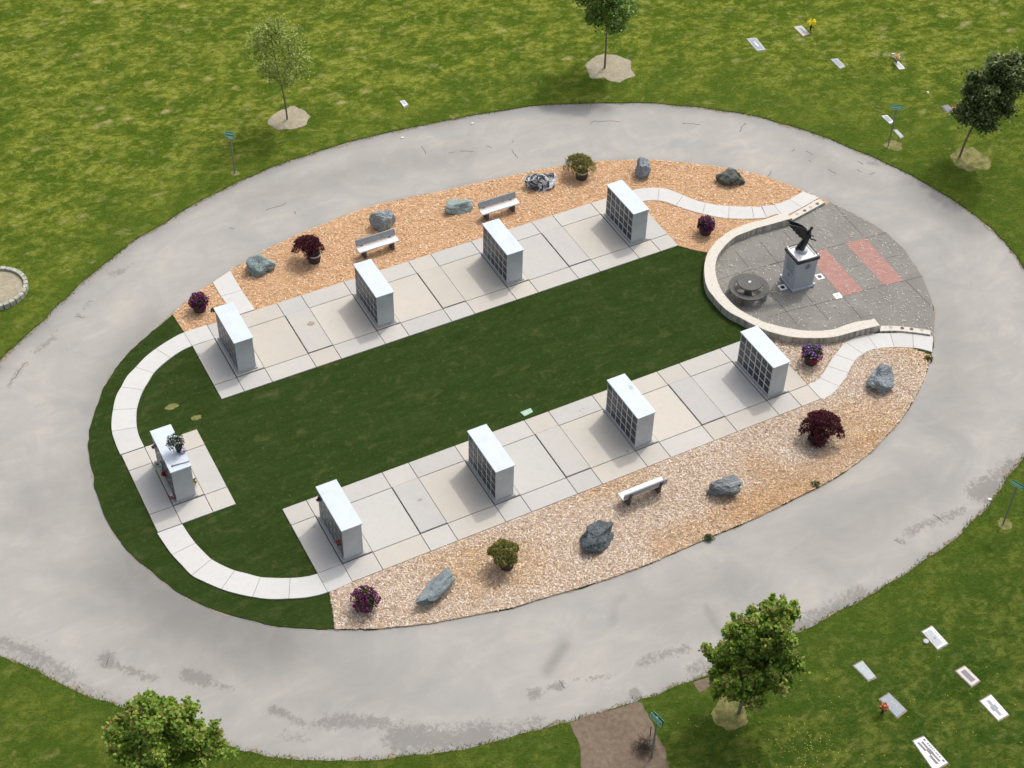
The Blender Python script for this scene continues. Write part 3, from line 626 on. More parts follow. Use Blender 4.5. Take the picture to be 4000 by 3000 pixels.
tree_dirt = [((1128, 466), .98, 'tan'), ((2380, 268), 1.25, 'tan'), ((3790, 625), .95, 'straw'), ((2852, 2790), .62, 'straw'), ((-14, 1140), 1.55, 'soil'), ((3925, 2050), .30, 'straw'), ((3490, 572), .42, 'straw'), ((918, 680), .22, 'straw')]
DP = [(G(*c), rr) for c, rr, _ in tree_dirt]
for c, rr in DP: keep &= np.hypot(*(P-c).T) > rr*.93
SOILP = np.array([O(1231, 1560), O(1290, 1541), O(1340, 1528), O(1383, 1516), O(1396, 1540), O(1420, 1590), O(1440, 1620), O(1452, 1680), O(1440, 1760), O(1280, 1760), O(1258, 1659), O(1243, 1600)])
SOIL2 = np.array([O(1494, 1476), O(1530, 1462), O(1555, 1452), O(1550, 1478), O(1512, 1498)])
keep &= ~inside(P, [tuple(p) for p in SOILP]); keep &= ~inside(P, [tuple(p) for p in SOIL2]); P = P[keep]
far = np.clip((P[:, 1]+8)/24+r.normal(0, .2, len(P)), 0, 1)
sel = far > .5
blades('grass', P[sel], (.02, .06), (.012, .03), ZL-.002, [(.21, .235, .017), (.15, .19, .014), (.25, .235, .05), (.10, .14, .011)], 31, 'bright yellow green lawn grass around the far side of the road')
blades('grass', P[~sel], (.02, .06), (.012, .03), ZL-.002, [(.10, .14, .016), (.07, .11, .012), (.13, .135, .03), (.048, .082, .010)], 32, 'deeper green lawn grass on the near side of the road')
T = r.uniform(turf_poly.min(0), turf_poly.max(0), (170000, 2)); T = T[inside(T, [tuple(p) for p in turf_poly])]
T = T[clear_of_slabs(T)]; T = T[~inside(T, [tuple(p) for p in MULCH_N])]; T = T[~inside(T, [tuple(p) for p in MULCH_S])]; T = T[~inside(T, [tuple(p) for p in plaza_poly])]
T = T[~((T[:, 0] > -15.5) & (T[:, 0] < -12.3) & (T[:, 1] > -2.3) & (T[:, 1] < 2.2))]
blades('grass', T, (.015, .035), (.01, .02), .028, [(.035, .068, .016), (.025, .052, .011), (.05, .08, .02)], 33, 'short dark green turf grass inside the oval island')
# fringe along the road edges
L = resample(OUT, 9000); L = L+r.normal(0, .07, L.shape); blades('grass', L, (.03, .10), (.015, .04), .01, [(.07, .11, .015), (.10, .13, .02), (.15, .13, .05), (.05, .08, .012)], 34, 'ragged grass fringe overhanging the outer asphalt edge')

def disc(c, rr, mat, z=ZL+.006, seed=0, name='soil_patch', sq=.8):
    n = 40; rs = np.random.default_rng(seed); a = np.linspace(0, 2*math.pi, n, endpoint=False); k = 1+np.convolve(np.r_[rs.normal(0, .10, n), rs.normal(0, .1, 2)], np.ones(3)/3, 'same')[:n]*1.6
    poly = np.c_[c[0]+rr*np.cos(a)*k, c[1]+rr*np.sin(a)*k*sq]; sheet(name, poly, z, mat)
for i, ((c, rr), (_, _, kk)) in enumerate(zip(DP, tree_dirt)):
    if kk == 'soil': continue
    disc(c, rr, M_TANSOIL if kk == 'tan' else M_STRAW, seed=i, sq=1.0)
sheet('soil_patch', jitter(resample(np.vstack([SOILP, SOILP[:1]]), 60)[:-1], .04, 2), ZL+.006, M_SOIL); sheet('soil_patch', jitter(SOIL2, .03, 3), ZL+.006, M_SOIL)
for i, (x, y, q) in enumerate([(672, 1590, .28), (768, 1633, .22), (1340, 2420, .35)]): disc(G(x, y), q, M_STRAW, .036, 40+i, 'dry_patch', .6)

dd = crop(3000, 2250); r = np.random.default_rng(77); Q = np.array([dd(x, y) for x, y in zip(np.r_[r.normal(380, 170, 110), r.uniform(0, 2212, 60), r.uniform(-900, 0, 20)], np.r_[r.normal(1500, 170, 110), r.uniform(700, 1700, 60), r.uniform(1100, 1700, 20)])])
V = []
for q in Q:
    k_ = r.uniform(.012, .020)
    for a in range(4): V.append((q[0]+k_*math.cos(a*math.pi/2), q[1]+k_*math.sin(a*math.pi/2), ZL+.06))
tag(mesh('dandelions', V, np.arange(len(V)).reshape(-1, 4), M_CHIP, col=np.tile((.50, .46, .08), (len(V), 1))), 'tiny yellow dandelion heads sprinkled over the near right lawn', 'flowers', kind='stuff')
M_STAIN = simple('rusty_stain', (.30, .26, .19), .25, 14, .9, world=True); M_STAIN2 = simple('grey_stain', (.33, .33, .33), .2, 14, .9, world=True)
disc(G(1216, 1271), .17, M_STAIN, .1085, 3, 'pavement_stain', .8); disc(G(1640, 1960), .10, M_STAIN, .1085, 5, 'pavement_stain', .6); disc(G(2266, 1610), .05, M_STAIN2, .0785, 6, 'pavement_stain', .7); disc(G(2450, 1768), .06, M_STAIN, .0785, 7, 'pavement_stain', .7)
disc(G(2276, 1601), .035, M_STAIN2, .0785, 8, 'pavement_stain', .7); disc(G(1230, 2064), .07, M_STAIN2, .0785, 9, 'pavement_stain', .5)
# cracks in the asphalt
ck = MB(); rr_ = random.Random(3)
def crack(a, b, w=.03):
    a = np.array(a); b = np.array(b); n = 7; pts = [a+(b-a)*i/n+np.array((rr_.gauss(0, .05), rr_.gauss(0, .05)))*np.linalg.norm(b-a)*.8 for i in range(n+1)]
    for p, q in zip(pts[:-1], pts[1:]):
        d = q-p; m = np.array((-d[1], d[0]))/max(1e-6, np.linalg.norm(d))*w/2; ck.prism([tuple(p+m), tuple(q+m*.8), tuple(q-m*.8), tuple(p-m)], .0, .004)
cc1 = crop(1000, 0); cc2 = crop(2000, 0); cc3 = crop(3000, 0); cc6 = crop(2000, 2250)
for f, a, b in ((cc1, (1435, 1265), (1465, 1330)), (cc1, (1990, 1258), (2040, 1278)), (cc1, (1770, 1305), (1890, 1308)), (cc1, (1670, 1318), (1712, 1312)), (cc2, (2010, 1060), (1968, 1140)), (cc2, (1470, 1058), (1640, 1082)), (cc2, (0, 1295), (48, 1365)), (cc2, (0, 1228), (14, 1215)), (cc2, (680, 1050), (940, 1048)),
 (cc3, (205, 1310), (232, 1288)), (cc3, (330, 1305), (385, 1335)), (cc3, (775, 1390), (818, 1420)), (cc3, (768, 1462), (805, 1490)), (cc3, (510, 1462), (595, 1500)), (cc3, (878, 1510), (922, 1490)), (cc3, (0, 1525), (32, 1475)), (cc3, (350, 1385), (375, 1400)), (ca, (1985, 308), (2025, 320)), (ca, (760, 945), (805, 940)), (ca, (660, 1075), (710, 1085)),
 (ca, (80, 1640), (240, 1465)), (cb, (90, 160), (270, 90)), (cb, (330, 165), (345, 190)), (cc6, (415, 905), (460, 980)), (cg, (1435, 1125), (1520, 1195)), (cg, (1085, 1345), (1150, 1378)), (ci, (915, 775), (945, 700))): crack(f(*a), f(*b))
o = ck.out('road_cracks', M_GAP); o['kind'] = 'structure'

# ------------------------------------------------------------------ columbaria
def columbarium(doors_mat):
    root = empty('columbarium', (0, 0, 0), 'x', 'columbarium')
    MB().prism([(-.44, -1.235), (.44, -1.235), (.44, 1.235), (-.44, 1.235)], -.02, .05).out('base_course', M_BENCH, root)
    mb = MB(); mb.box((0, 0, .87), (.76, 2.33, 1.66)); b = mb.out('body', M_GRAN, root)
    for sx in (-1,):
        for i in range(6):
            for j in range(4):
                d = MB().box((0, 0, 0), (.02, .30, .305)).out('niche_door', doors_mat, root)
                d.location = (sx*.385, -.955+i*.382, .30+j*.389)
    cp = MB(); cp.box((0, 0, 1.70), (.84, 2.42, .055)); cp.out('cap', M_ROOF, root, bevel=.008)
    return root
PROTO = columbarium(M_DOOR); PROTOI = columbarium(M_DOORI)
for p in (PROTO, PROTOI):
    ds = [x for x in bpy.data.objects if x.parent == p and x.name.startswith('niche_door')]
    for d in ds[1:]: d.data = ds[0].data
ZB = .115
plan = [(-9.36, 5.55, 1, 'grey granite columbarium, far row, leftmost, beside the side walk and magenta petunias'),
 (-3.06, 5.53, 0, 'grey granite columbarium, far row, second from the curved path, in front of a bench'),
 (3.14, 5.53, 0, 'grey granite columbarium, far row, third from the left, just below the second bench'),
 (9.50, 5.51, 0, 'grey granite columbarium, far row, at the start of the winding white path'),
 (-9.40, -5.53, 1, 'grey granite columbarium with engraved niches and red flowers, near row, leftmost'),
 (-3.10, -5.50, 0, 'grey granite columbarium, near row, second from the left, facing a plain slab'),
 (3.12, -5.50, 0, 'grey granite columbarium with a damp spot on its cap, near row, third from the left'),
 (9.48, -5.52, 0, 'grey granite columbarium, near row, closest to the curved seat wall'),
 (-13.96, -.04, 1, 'solitary grey columbarium with a potted plant on its cap, on the curved west path')]
used = set(); BOX = []
for x, y, ins, lab in plan:
    src = PROTOI if ins else PROTO
    o = src if src.name not in used else copy_tree(src); used.add(src.name)
    o.location = (x, y, ZB); o['label'] = lab
    if x > -13: o['group'] = 'columbaria standing on the two paved terraces'
    BOX.append(o)
st = MB().prism([(.05, -.02), (.13, .05), (.10, .20), (.02, .26), (-.03, .14), (-.06, .03)], 1.7275, 1.730).out('damp_stain', simple('damp_stone', (.36, .40, .42), .15, 10, .5), BOX[6])
st.location = (.18, .30, 0)
# ------------------------------------------------------------------ benches
def bench():
    root = empty('park_bench', (0, 0, 0), 'x', 'bench')
    MB().box((0, 0, .435), (1.95, .40, .07)).out('seat', M_SEAT, root, bevel=.015)
    MB().box((0, .245, .665), (1.93, .06, .33), rx=R_(-12)).out('backrest', M_BENCH, root, bevel=.02)
    for s in (-1, 1):
        mb = MB(); x = s*.68
        prof = [(-.17, 0), (-.04, 0), (-.02, .30), (.12, .30), (.17, .33), (.27, .78), (.33, .78), (.30, .05), (.30, 0), (.19, 0), (.16, .22), (-.02, .22), (-.17, .40)]
        prof = [(-.16, 0), (.20, 0), (.24, .40), (.35, .80), (.30, .80), (.22, .46), (.14, .40), (-.18, .40)]
        n = len(prof); vs = [(x-.06, p[0], p[1]) for p in prof]+[(x+.06, p[0], p[1]) for p in prof]
        mb.add(vs, [tuple(range(n))[::-1], tuple(range(n, 2*n))]+[(i, (i+1) % n, n+(i+1) % n, n+i) for i in range(n)])
        lg = mb.out('leg', M_LEG, root)
        bm = bmesh.new(); bm.from_mesh(lg.data); bmesh.ops.recalc_face_normals(bm, faces=bm.faces); bm.to_mesh(lg.data); bm.free()
    return root
b0 = bench()
for i, (x, y, rz, lab) in enumerate([(-1.37, 9.0, 0, 'grey slab park bench in the far bed, in front of a pointed boulder'), (4.76, 8.97, 0, 'grey slab park bench in the far bed, beside the flat green-grey boulder'), (1.69, -8.90, math.pi, 'grey slab park bench in the near bed seen from behind')]):
    o = b0 if i == 0 else copy_tree(b0); o.location = (x, y, .045); o.rotation_euler.z = rz; o['label'] = lab; o['group'] = 'park benches on the mulch beds'

# ------------------------------------------------------------------ boulders
from mathutils import noise as mnoise
def boulder(px, dims, yaw, seed, c1, c2, label, tiltx=0, white=False, cuts=9, sink=.12):
    r = random.Random(seed); bm = bmesh.new(); bmesh.ops.create_icosphere(bm, subdivisions=5, radius=1)
    planes = []
    for _ in range(cuts+9):
        n = Vector((r.gauss(0, 1), r.gauss(0, 1), r.gauss(.35, .75))).normalized(); planes.append((n, r.uniform(.50, .86)))
    planes.append((Vector((r.gauss(0, .2), r.gauss(0, .2), 1)).normalized(), .78))
    for v in bm.verts:
        for n, d in planes:
            k = v.co.dot(n)
            if k > d: v.co -= n*(k-d)
        q = v.co*1.6+Vector((seed*3.1, 0, 0))
        v.co += v.co.normalized()*(mnoise.noise(q)*.14+round(mnoise.noise(q*1.9)*3)/3*.10+abs(mnoise.noise(q*4.1))*-.09+mnoise.noise(q*10)*.02)
    bm.verts.ensure_lookup_table()
    me = bpy.data.meshes.new('boulder'); bm.to_mesh(me); bm.free()
    co = np.empty(len(me.vertices)*3); me.vertices.foreach_get('co', co); co = co.reshape(-1, 3)
    co -= (co.max(0)+co.min(0))/2; co /= (co.max(0)-co.min(0)); co *= np.array(dims)*np.array((1.12, 1.12, 1.15)); co[:, 2] += dims[2]/2-sink; co[:, 2] = np.maximum(co[:, 2], -.04)
    me.vertices.foreach_set('co', co.ravel().astype(np.float32)); me.update()
    b = NB('boulder_stone_%d' % seed); v = b.pos(False); n1 = b.noise(v, 2.2, 6, .7, 1.5); n2 = b.noise(v, 16, 6, .75)
    c = b.mix(b.ramp(n1, .38 if not white else .47, .62 if not white else .53), c1, c2); c = b.mix(b.ramp(n2, .45, .72, 0, .7), c, tuple(x*.42 for x in c1)); n3 = b.noise(b.pos(False), 6, 4, .6, 2.5); c = b.mix(b.ramp(n3, .56, .68, 0, .5), c, tuple(min(1, x*1.35) for x in c2)); b.bump(n2, .6, .03)
    me.materials.append(b.fin(c, .75, 0, .35))
    o = bpy.data.objects.new('boulder', me); COL.objects.link(o); x, y = px; o.location = (x, y, .045); o.rotation_euler = (0, 0, yaw)
    return tag(o, label, 'boulder', 'landscape boulders on the mulch beds')
boulder((-6.5, 10.25), (1.18, .95, .82), R_(5), 1, (.17, .22, .215), (.27, .33, .32), 'green-grey angular boulder between the side walk and the potted red maple')
boulder((-.42, 10.55), (1.12, .85, .95), R_(-20), 2, (.24, .26, .265), (.34, .37, .375), 'pale grey pointed boulder half hidden behind a bench')
boulder((3.30, 10.15), (1.38, .75, .55), R_(-5), 3, (.22, .28, .27), (.33, .39, .37), 'flat greenish grey boulder touching the end of a bench')
boulder((7.50, 10.0), (1.45, .85, .72), R_(-10), 14, (.03, .035, .045), (.62, .64, .65), 'black boulder with a bright white quartz top', white=True)
boulder((12.35, 8.65), (.86, .8, .95), R_(30), 5, (.20, .225, .25), (.28, .31, .34), 'upright pointed blue-grey boulder beside the bend of the white path')
boulder((15.75, 6.25), (1.28, .75, .72), R_(-28), 6, (.045, .05, .045), (.19, .20, .17), 'dark blocky boulder with a flat mossy top near the path end')
boulder((13.75, -8.15), (1.2, 1.0, 1.05), R_(20), 7, (.19, .215, .23), (.33, .38, .40), 'large blue-grey faceted boulder in the near bed closest to the plaza')
boulder((4.65, -10.2), (1.22, .85, .75), R_(0), 8, (.15, .165, .17), (.24, .26, .27), 'grey cracked boulder in the near bed, to the right of the bench')
boulder((-1.0, -10.1), (1.42, 1.0, .80), R_(10), 9, (.06, .075, .08), (.13, .15, .165), 'charcoal dark rounded boulder in the near bed, left of the bench')
boulder((-7.45, -9.55), (1.75, .72, .72), R_(24), 10, (.16, .195, .20), (.25, .29, .30), 'long slanted blue-grey boulder between two planters in the near bed', cuts=7)

# ------------------------------------------------------------------ planters
def leaf_mesh(name, P, size, colors, mat, parent, seed=0, droop=.2, aspect=.6, up=.6):
    r = np.random.default_rng(seed); n = len(P); sz = r.uniform(*size, n)[:, None]
    d = r.normal(0, 1, (n, 3)); d[:, 2] = d[:, 2]*.6-droop; d /= np.linalg.norm(d, axis=1)[:, None]
    u = r.normal(0, 1, (n, 3)); u[:, 2] += up*2; nn = u-(u*d).sum(1)[:, None]*d; nn /= np.linalg.norm(nn, axis=1)[:, None]; s = np.cross(d, nn)
    V = np.stack([P-d*sz*.5, P+s*sz*aspect*.5+nn*sz*.08, P+d*sz*.5-nn*sz*.1, P-s*sz*aspect*.5+nn*sz*.08], 1)
    return mesh(name, V.reshape(-1, 3), np.arange(n*4).reshape(n, 4), mat, parent, col=np.repeat(np.clip(colors, 0, 1), 4, 0))
def pot(root, r=.30, h=.40, mat=None):
    MB().lathe([(r*.86, 0), (r*.98, h*.5), (r, h-.035), (r*.93, h-.036), (r*.93, h-.12)], n=28).out('pot', mat or M_POT, root, smooth=False)
    MB().lathe([(r*.90, h-.03), (r*1.03, h-.03), (r*1.03, h+.012), (r*.90, h+.012), (r*.90, h-.03)], n=28, cap=False).out('rim', M_POTRIM if mat is None else mat, root)
    MB().lathe([(r*.90, h-.14), (r*.90, h-.07)], n=24).out('soil', M_POTSOIL, root)
def shell(n, rad, seed, zmin=-.2, thick=.35, sq=.8):
    r = np.random.default_rng(seed); d = r.normal(0, 1, (n*2, 3)); d /= np.linalg.norm(d, axis=1)[:, None]; d = d[d[:, 2] > zmin][:n]
    lump = 1+.12*np.sin(d[:, :1]*7+seed)*np.cos(d[:, 1:2]*6)
    k = (1-thick*r.random((len(d), 1))**1.3)*lump; p = d*k*rad; p[:, 2] *= sq; return p, r
def flowers(pt, label, seed, top=((.16, .02, .12), (.22, .01, .15), (.09, .01, .06)), low=None, rad=.42):
    root = empty('flower_planter', (pt[0], pt[1], .045), label, 'planter', 'flower planters on the mulch beds')
    pot(root, .30, .36, M_POT)
    P, r = shell(900, rad*.92, seed, -.45, .5); P[:, 2] += .50
    g = np.array([(.045, .075, .018), (.08, .11, .03), (.025, .045, .012)])[r.integers(0, 3, len(P))]
    leaf_mesh('foliage', P, (.05, .10), g, M_LEAF, root, seed)
    P, r = shell(620, rad*1.04, seed+50, -.55, .14); P[:, 2] += .50
    keepf = (np.sin(P[:, 0]*11+seed)+np.cos(P[:, 1]*13+seed*2)+r.normal(0, .6, len(P))) > -.55; P = P[keepf]
    c = np.array(top)[r.integers(0, len(top), len(P))]*r.uniform(.7, 1.5, (len(P), 1))
    if low is not None:
        m = (P[:, 2] < .60)|(r.random(len(P)) < .12); c[m] = np.array(low)[r.integers(0, len(low), m.sum())]*r.uniform(.7, 1.4, (m.sum(), 1))
    leaf_mesh('flowers', P, (.06, .10), c, M_PETAL, root, seed+1, 0, .95, .3)
flowers(G(782, 1213), 'magenta petunias in a round planter by the side walk, behind the first far columbarium', 1)
flowers(G(2754, 912), 'dark purple petunias in a planter between the white path and the curved seat wall', 2, top=((.17, .015, .12), (.10, .01, .07), (.13, .02, .13)))
flowers(G(3165, 1418), 'violet and red petunias in a planter at the outer foot of the seat wall', 3, top=((.14, .09, .36), (.22, .15, .42), (.06, .04, .22), (.45, .22, .40)), low=((.32, .01, .06), (.24, .005, .05)), rad=.46)
flowers(G(1430, 2376), 'magenta petunias with green trailing stems in the leftmost planter of the near bed', 4, rad=.50)

def jmaple(pt, label, seed, offs, spread, hgt, cols, n=1500, rimmed=True, cover=False):
    root = empty('potted_maple', (pt[0], pt[1], .045), label, 'potted tree', 'potted weeping maples on the mulch beds')
    pot(root, .30, .42, None if rimmed else M_POT)
    r = np.random.default_rng(seed); mb = MB(); tips = []
    top = Vector((offs[0]*.5, offs[1]*.5, hgt*.86)); mb.tube([(0, 0, .3), (offs[0]*.2+.03, offs[1]*.2, hgt*.5), top], [.03, .024, .015], 6)
    P = []
    for k in range(26):
        a = r.uniform(0, 2*math.pi); rad = spread*r.uniform(.35, 1); e = Vector((offs[0]+math.cos(a)*rad, offs[1]+math.sin(a)*rad, hgt*r.uniform(.95, 1.1)-rad*rad*.75))
        m = top.lerp(e, .5)+Vector((0, 0, .12)); mb.tube([top, m, e], [.012, .008, .004], 4)
        for t in np.linspace(.25, 1, 12):
            q = (top*(1-t)**2+m*2*t*(1-t)+e*t*t); kk = n//(26*12)+1
            P.append(np.array(q)+r.normal(0, .045, (kk, 3))-np.array((0, 0, .06))*r.random((kk, 1)))
    mb.out('trunk', M_BARK, root)
    m_ = int(n*.9); a = r.uniform(0, 6.283, m_); q = spread*np.sqrt(r.uniform(.02, 1.0, m_))*(.88+.16*np.sin(a*5+seed)); P.append(np.c_[offs[0]+q*np.cos(a), offs[1]+q*np.sin(a), hgt*1.02-q*q*.72+r.normal(0, .05, m_)])
    P = np.vstack(P)
    if cover:
        a = r.uniform(0, 2*math.pi, 500); z = r.uniform(.02, .62, 500); R0 = .34+r.uniform(-.05, .05, 500)
        P = np.vstack([P, np.c_[np.cos(a)*R0*(1-.3*(z > .5)), np.sin(a)*R0*(1-.3*(z > .5)), z]])
    c = np.array(cols)[r.integers(0, len(cols), len(P))]*r.uniform(.65, 1.35, (len(P), 1))
    leaf_mesh('crown', P, (.07, .13), c, M_LEAF, root, seed, .6, .38)
RED = ((.095, .018, .026), (.06, .012, .02), (.15, .035, .045))
YEL = ((.28, .26, .06), (.20, .21, .05), (.36, .30, .12), (.15, .17, .035))
jmaple(G(1229, 1022), 'burgundy weeping maple in a black pot beside the green-grey boulder', 11, (-.18, .22), .74, 1.05, RED, 3000)
jmaple(G(2272, 698), 'thin yellow-green weeping maple in a black pot near the white-topped boulder', 12, (.02, .30), .80, .95, YEL, 1700)
jmaple(G(3190, 1730), 'large burgundy weeping maple smothering its pot in the near bed', 13, (.28, .16), .92, 1.10, RED, 4200, False, True)
jmaple(G(1979, 2213), 'yellow-green bushy maple in a round pot between a long boulder and a dark boulder', 14, (-.10, .05), .60, 1.0, YEL, 4200, False)

# ------------------------------------------------------------------ plaza furniture
# round table with ring bench
TX, TY = 11.95, -.93
root = empty('round_table', (TX, TY, .064), 'dark aggregate round table with a ring bench inside the curved wall', 'table', rz=.3)
MB().lathe([(.20, 0), (.14, .3), (.22, .66)], n=20).out('pedestal', M_DARKCON, root)
MB().lathe([(.54, .66), (.56, .69), (.56, .73), (.54, .75)], n=48).out('tabletop', M_DARKCON, root)
MB().lathe([(.06, .745), (.06, .756)], n=16, sx=1.4).out('cap_plate', M_POTRIM, root)
def ring(a0, a1):
    mb = MB(); n = 40; vs = []
    for i in range(n+1):
        a = a0+(a1-a0)*i/n; c, s = math.cos(a), math.sin(a)
        vs += [(.62*c, .62*s, .40), (.89*c, .89*s, .40), (.89*c, .89*s, .47), (.62*c, .62*s, .47)]
    fs = [(i*4+j, (i+1)*4+j, (i+1)*4+(j+1) % 4, i*4+(j+1) % 4) for i in range(n) for j in range(4)]+[(0, 1, 2, 3), (n*4+3, n*4+2, n*4+1, n*4)]
    o = mb.add(vs, fs).out('ring_bench', M_DARKCON, root); bm = bmesh.new(); bm.from_mesh(o.data); bmesh.ops.recalc_face_normals(bm, faces=bm.faces); bm.to_mesh(o.data); bm.free()
ring(0.02, 2*math.pi+.0)
for k in range(4):
    a = k*math.pi/2+.35; MB().box((.755*math.cos(a), .755*math.sin(a), .20), (.22, .12, .40), rz=a).out('leg', M_BENCH if k % 2 else M_DARKCON, root, bevel=.01)
# in-ground lights
for (x, y), lab, dk in (((15.50, -1.37), 'square white in-ground light with black centre beside the red brick strip', 1), ((13.60, -1.22), 'square in-ground light in the shade left of the pedestal', 1), ((15.46, -2.78), 'square white in-ground light with round white cover at the corner of the brick strip', 0)):
    root = empty('ground_light', (x, y, .06), lab, 'light fixture', 'in-ground lights around the pedestal', R_(-6))
    MB().box((0, 0, .008), (.34, .34, .016)).out('plate', M_WHITE, root)
    MB().lathe([(.10, .014), (.10, .03)], n=20).out('lens', M_BLACK if dk else M_WHITE, root)
    if not dk: MB().lathe([(.03, .03), (.03, .036)], n=12).out('knob', M_BLACK, root)
# pedestal
PX, PY = 14.38, -1.21
root = empty('pedestal', (PX, PY, .06), 'tall blue-grey granite pedestal with a black band and white top carrying a statue', 'pedestal', rz=R_(-4))
MB().box((0, 0, .06), (1.12, 1.12, .12)).out('plinth', M_PEDESTAL, root, bevel=.02)
mb = MB(); mb.add([(-.50, -.48, .12), (.50, -.48, .12), (.50, .48, .12), (-.50, .48, .12), (-.52, -.50, 1.60), (.52, -.50, 1.60), (.52, .50, 1.60), (-.52, .50, 1.60)], [(3, 2, 1, 0), (4, 5, 6, 7), (0, 1, 5, 4), (1, 2, 6, 5), (2, 3, 7, 6), (3, 0, 4, 7)]); mb.out('shaft', M_PEDESTAL, root)
MB().box((0, 0, 1.67), (1.13, 1.11, .14)).out('black_band', M_BLACK, root)
MB().box((0, 0, 1.755), (1.02, 1.00, .03)).out('top_slab', M_WHITE, root)
for (cx, cy, lx, ly) in ((0, .49, 1.02, .03), (.49, 0, .03, 1.0), (0, .38, .8, .02), (.38, 0, .02, .8)):
    MB().box((cx, cy, 1.80), (lx, ly, .03)).out('edge_rail', M_BLACK if abs(cx)+abs(cy) > .45 else M_POTRIM, root)
for sx, sy in ((-1, 1), (1, 1), (1, -1)): MB().lathe([(.035, 0), (.035, .09)], (sx*.49, sy*.47, 1.76), 10).out('corner_peg', M_WHITE, root)
for sx, sy in ((-1, 1), (1, -1)): MB().lathe([(.04, 0), (.04, .07)], (sx*.53, sy*.53, .12), 10).out('corner_stud', M_WHITE, root)
# engraved roundel made of petals, and worn text blocks
mb = MB()
for k in range(9):
    a = k*2*math.pi/9
    for rr in (.07, .13): mb.box((.05+rr*math.cos(a), -.505, 1.28+rr*math.sin(a)), (.05, .012, .035), ry=-a)
mb.box((.05, -.505, 1.28), (.07, .012, .07)); mb.out('engraved_rosette', M_INSCR, root)
mb = MB()
for row in range(8):
    r = random.Random(row)
    y = .30
    while y > -.26:
        L_ = r.uniform(.05, .14); mb.box((-.514, y-L_/2, 1.42-row*.085), (.012, L_, .045)); y -= L_+.03
mb.lathe([(.11, 0), (.11, .01)], (0, 0, 0), 14) if False else None
mb.out('engraved_text', M_INSCR, root)
MB().lathe([(.09, -.006), (.09, .006)], n=18).out('engraved_emblem', M_INSCR, root).rotation_euler = (0, R_(90), 0)
bpy.data.objects['engraved_emblem'].location = (-.512, 0, .62)

# winged figure: faces photo-right; built in its own frame, x = facing direction
sr = empty('angel_statue', (PX-.02, PY+.02, 1.835), 'dark bronze winged figure leaning forward with raised wings on the pedestal', 'statue', rz=math.atan2(CR[1], CR[0])+.0)
MB().lathe([(.23, 0), (.245, .03), (.24, .10), (.20, .13)], n=28, sy=.9).out('statue_base', M_PEDESTAL, sr, smooth=False)
def skin(name, verts, edges, radii, mat, parent, sub=2):
    me = bpy.data.meshes.new(name); me.from_pydata([tuple(v) for v in verts], edges, []); me.update()
    o = bpy.data.objects.new(name, me); COL.objects.link(o); o.parent = parent
    s = o.modifiers.new('skin', 'SKIN'); s.use_smooth_shade = True
    for v, rr in zip(me.skin_vertices[0].data, radii): v.radius = rr if hasattr(rr, '__len__') else (rr, rr)
    me.skin_vertices[0].data[0].use_root = True
    d = o.modifiers.new('sub', 'SUBSURF'); d.levels = sub; d.render_levels = sub; me.materials.append(mat); return o
V_ = [(.10, 0, .72), (.06, 0, .52), (-.02, 0, .26), (-.08, 0, .08), (.14, 0, .90), (.17, 0, 1.06), (.18, 0, 1.16), (.20, 0, 1.22), (.23, 0, 1.32), (.25, 0, 1.37),
      (.15, .13, 1.04), (.20, .20, .86), (.33, .19, .74), (.44, .16, .68), (.15, -.13, 1.04), (.23, -.20, .86), (.38, -.17, .80), (.50, -.14, .70)]
E_ = [(0, 1), (1, 2), (2, 3), (0, 4), (4, 5), (5, 6), (6, 7), (7, 8), (8, 9), (5, 10), (10, 11), (11, 12), (12, 13), (5, 14), (14, 15), (15, 16), (16, 17)]
skin('figure', V_, E_, [(.11, .13), (.12, .14), (.13, .14), (.17, .17), (.095, .12), (.10, .13), (.045, .05), (.06, .06), (.085, .085), (.05, .055), .05, .042, .034, .02, .05, .042, .034, .02], M_BRONZE, sr)
# robe folds swept back
mb = MB()
for k in range(7):
    a = math.pi*.55+k*.28; mb.tube([(.03+.08*math.cos(a), .10*math.sin(a), .66), (-.04+.15*math.cos(a), .15*math.sin(a), .34), (-.10+.20*math.cos(a), .18*math.sin(a), .09)], [.02, .035, .03], 6)
mb.out('robe', M_BRONZE, sr, smooth=True)
def wing(side):
    out = [(.10, 1.08), (.00, 1.24), (-.16, 1.36), (-.36, 1.46), (-.60, 1.54), (-.80, 1.60), (-.84, 1.57), (-.76, 1.50), (-.72, 1.42), (-.62, 1.34), (-.60, 1.26), (-.48, 1.17), (-.46, 1.08), (-.34, 1.00), (-.30, .90), (-.18, .84), (-.10, .72), (-.06, .66), (.02, .80), (.08, .95)]
    n = len(out); mb = MB(); f = lambda x: side*(.05+.12*max(0, -x)**.8+.015*math.sin(x*30))
    ctr = (-.22, 1.15)
    for sg in (1, -1):
        vs = [(x, f(x)+sg*.012, z) for x, z in out]+[(ctr[0], f(ctr[0])+sg*.045, ctr[1])]
        mb.add(vs, [(i_, (i_+1) % n, n) for i_ in range(n)])
    b_ = len(mb.V)-2*(n+1)
    for i_ in range(n): mb.F.append((b_+i_, b_+(i_+1) % n, b_+n+1+(i_+1) % n, b_+n+1+i_))
    for k in range(6):          # raised feather ridges inside the same wing
        a = Vector((-.02-.10*k, 0, 1.18+.06*k)); e = Vector((-.14-.115*k, 0, .80+.13*k)); a.y = f(a.x)+side*.03; e.y = f(e.x)+side*.012
        mb.tube([a, a.lerp(e, .5), e], [.022, .026, .010], 6)
    o = mb.out('wing', M_BRONZE, sr); bm = bmesh.new(); bm.from_mesh(o.data); bmesh.ops.recalc_face_normals(bm, faces=bm.faces); bm.to_mesh(o.data); bm.free()
wing(1); wing(-1)

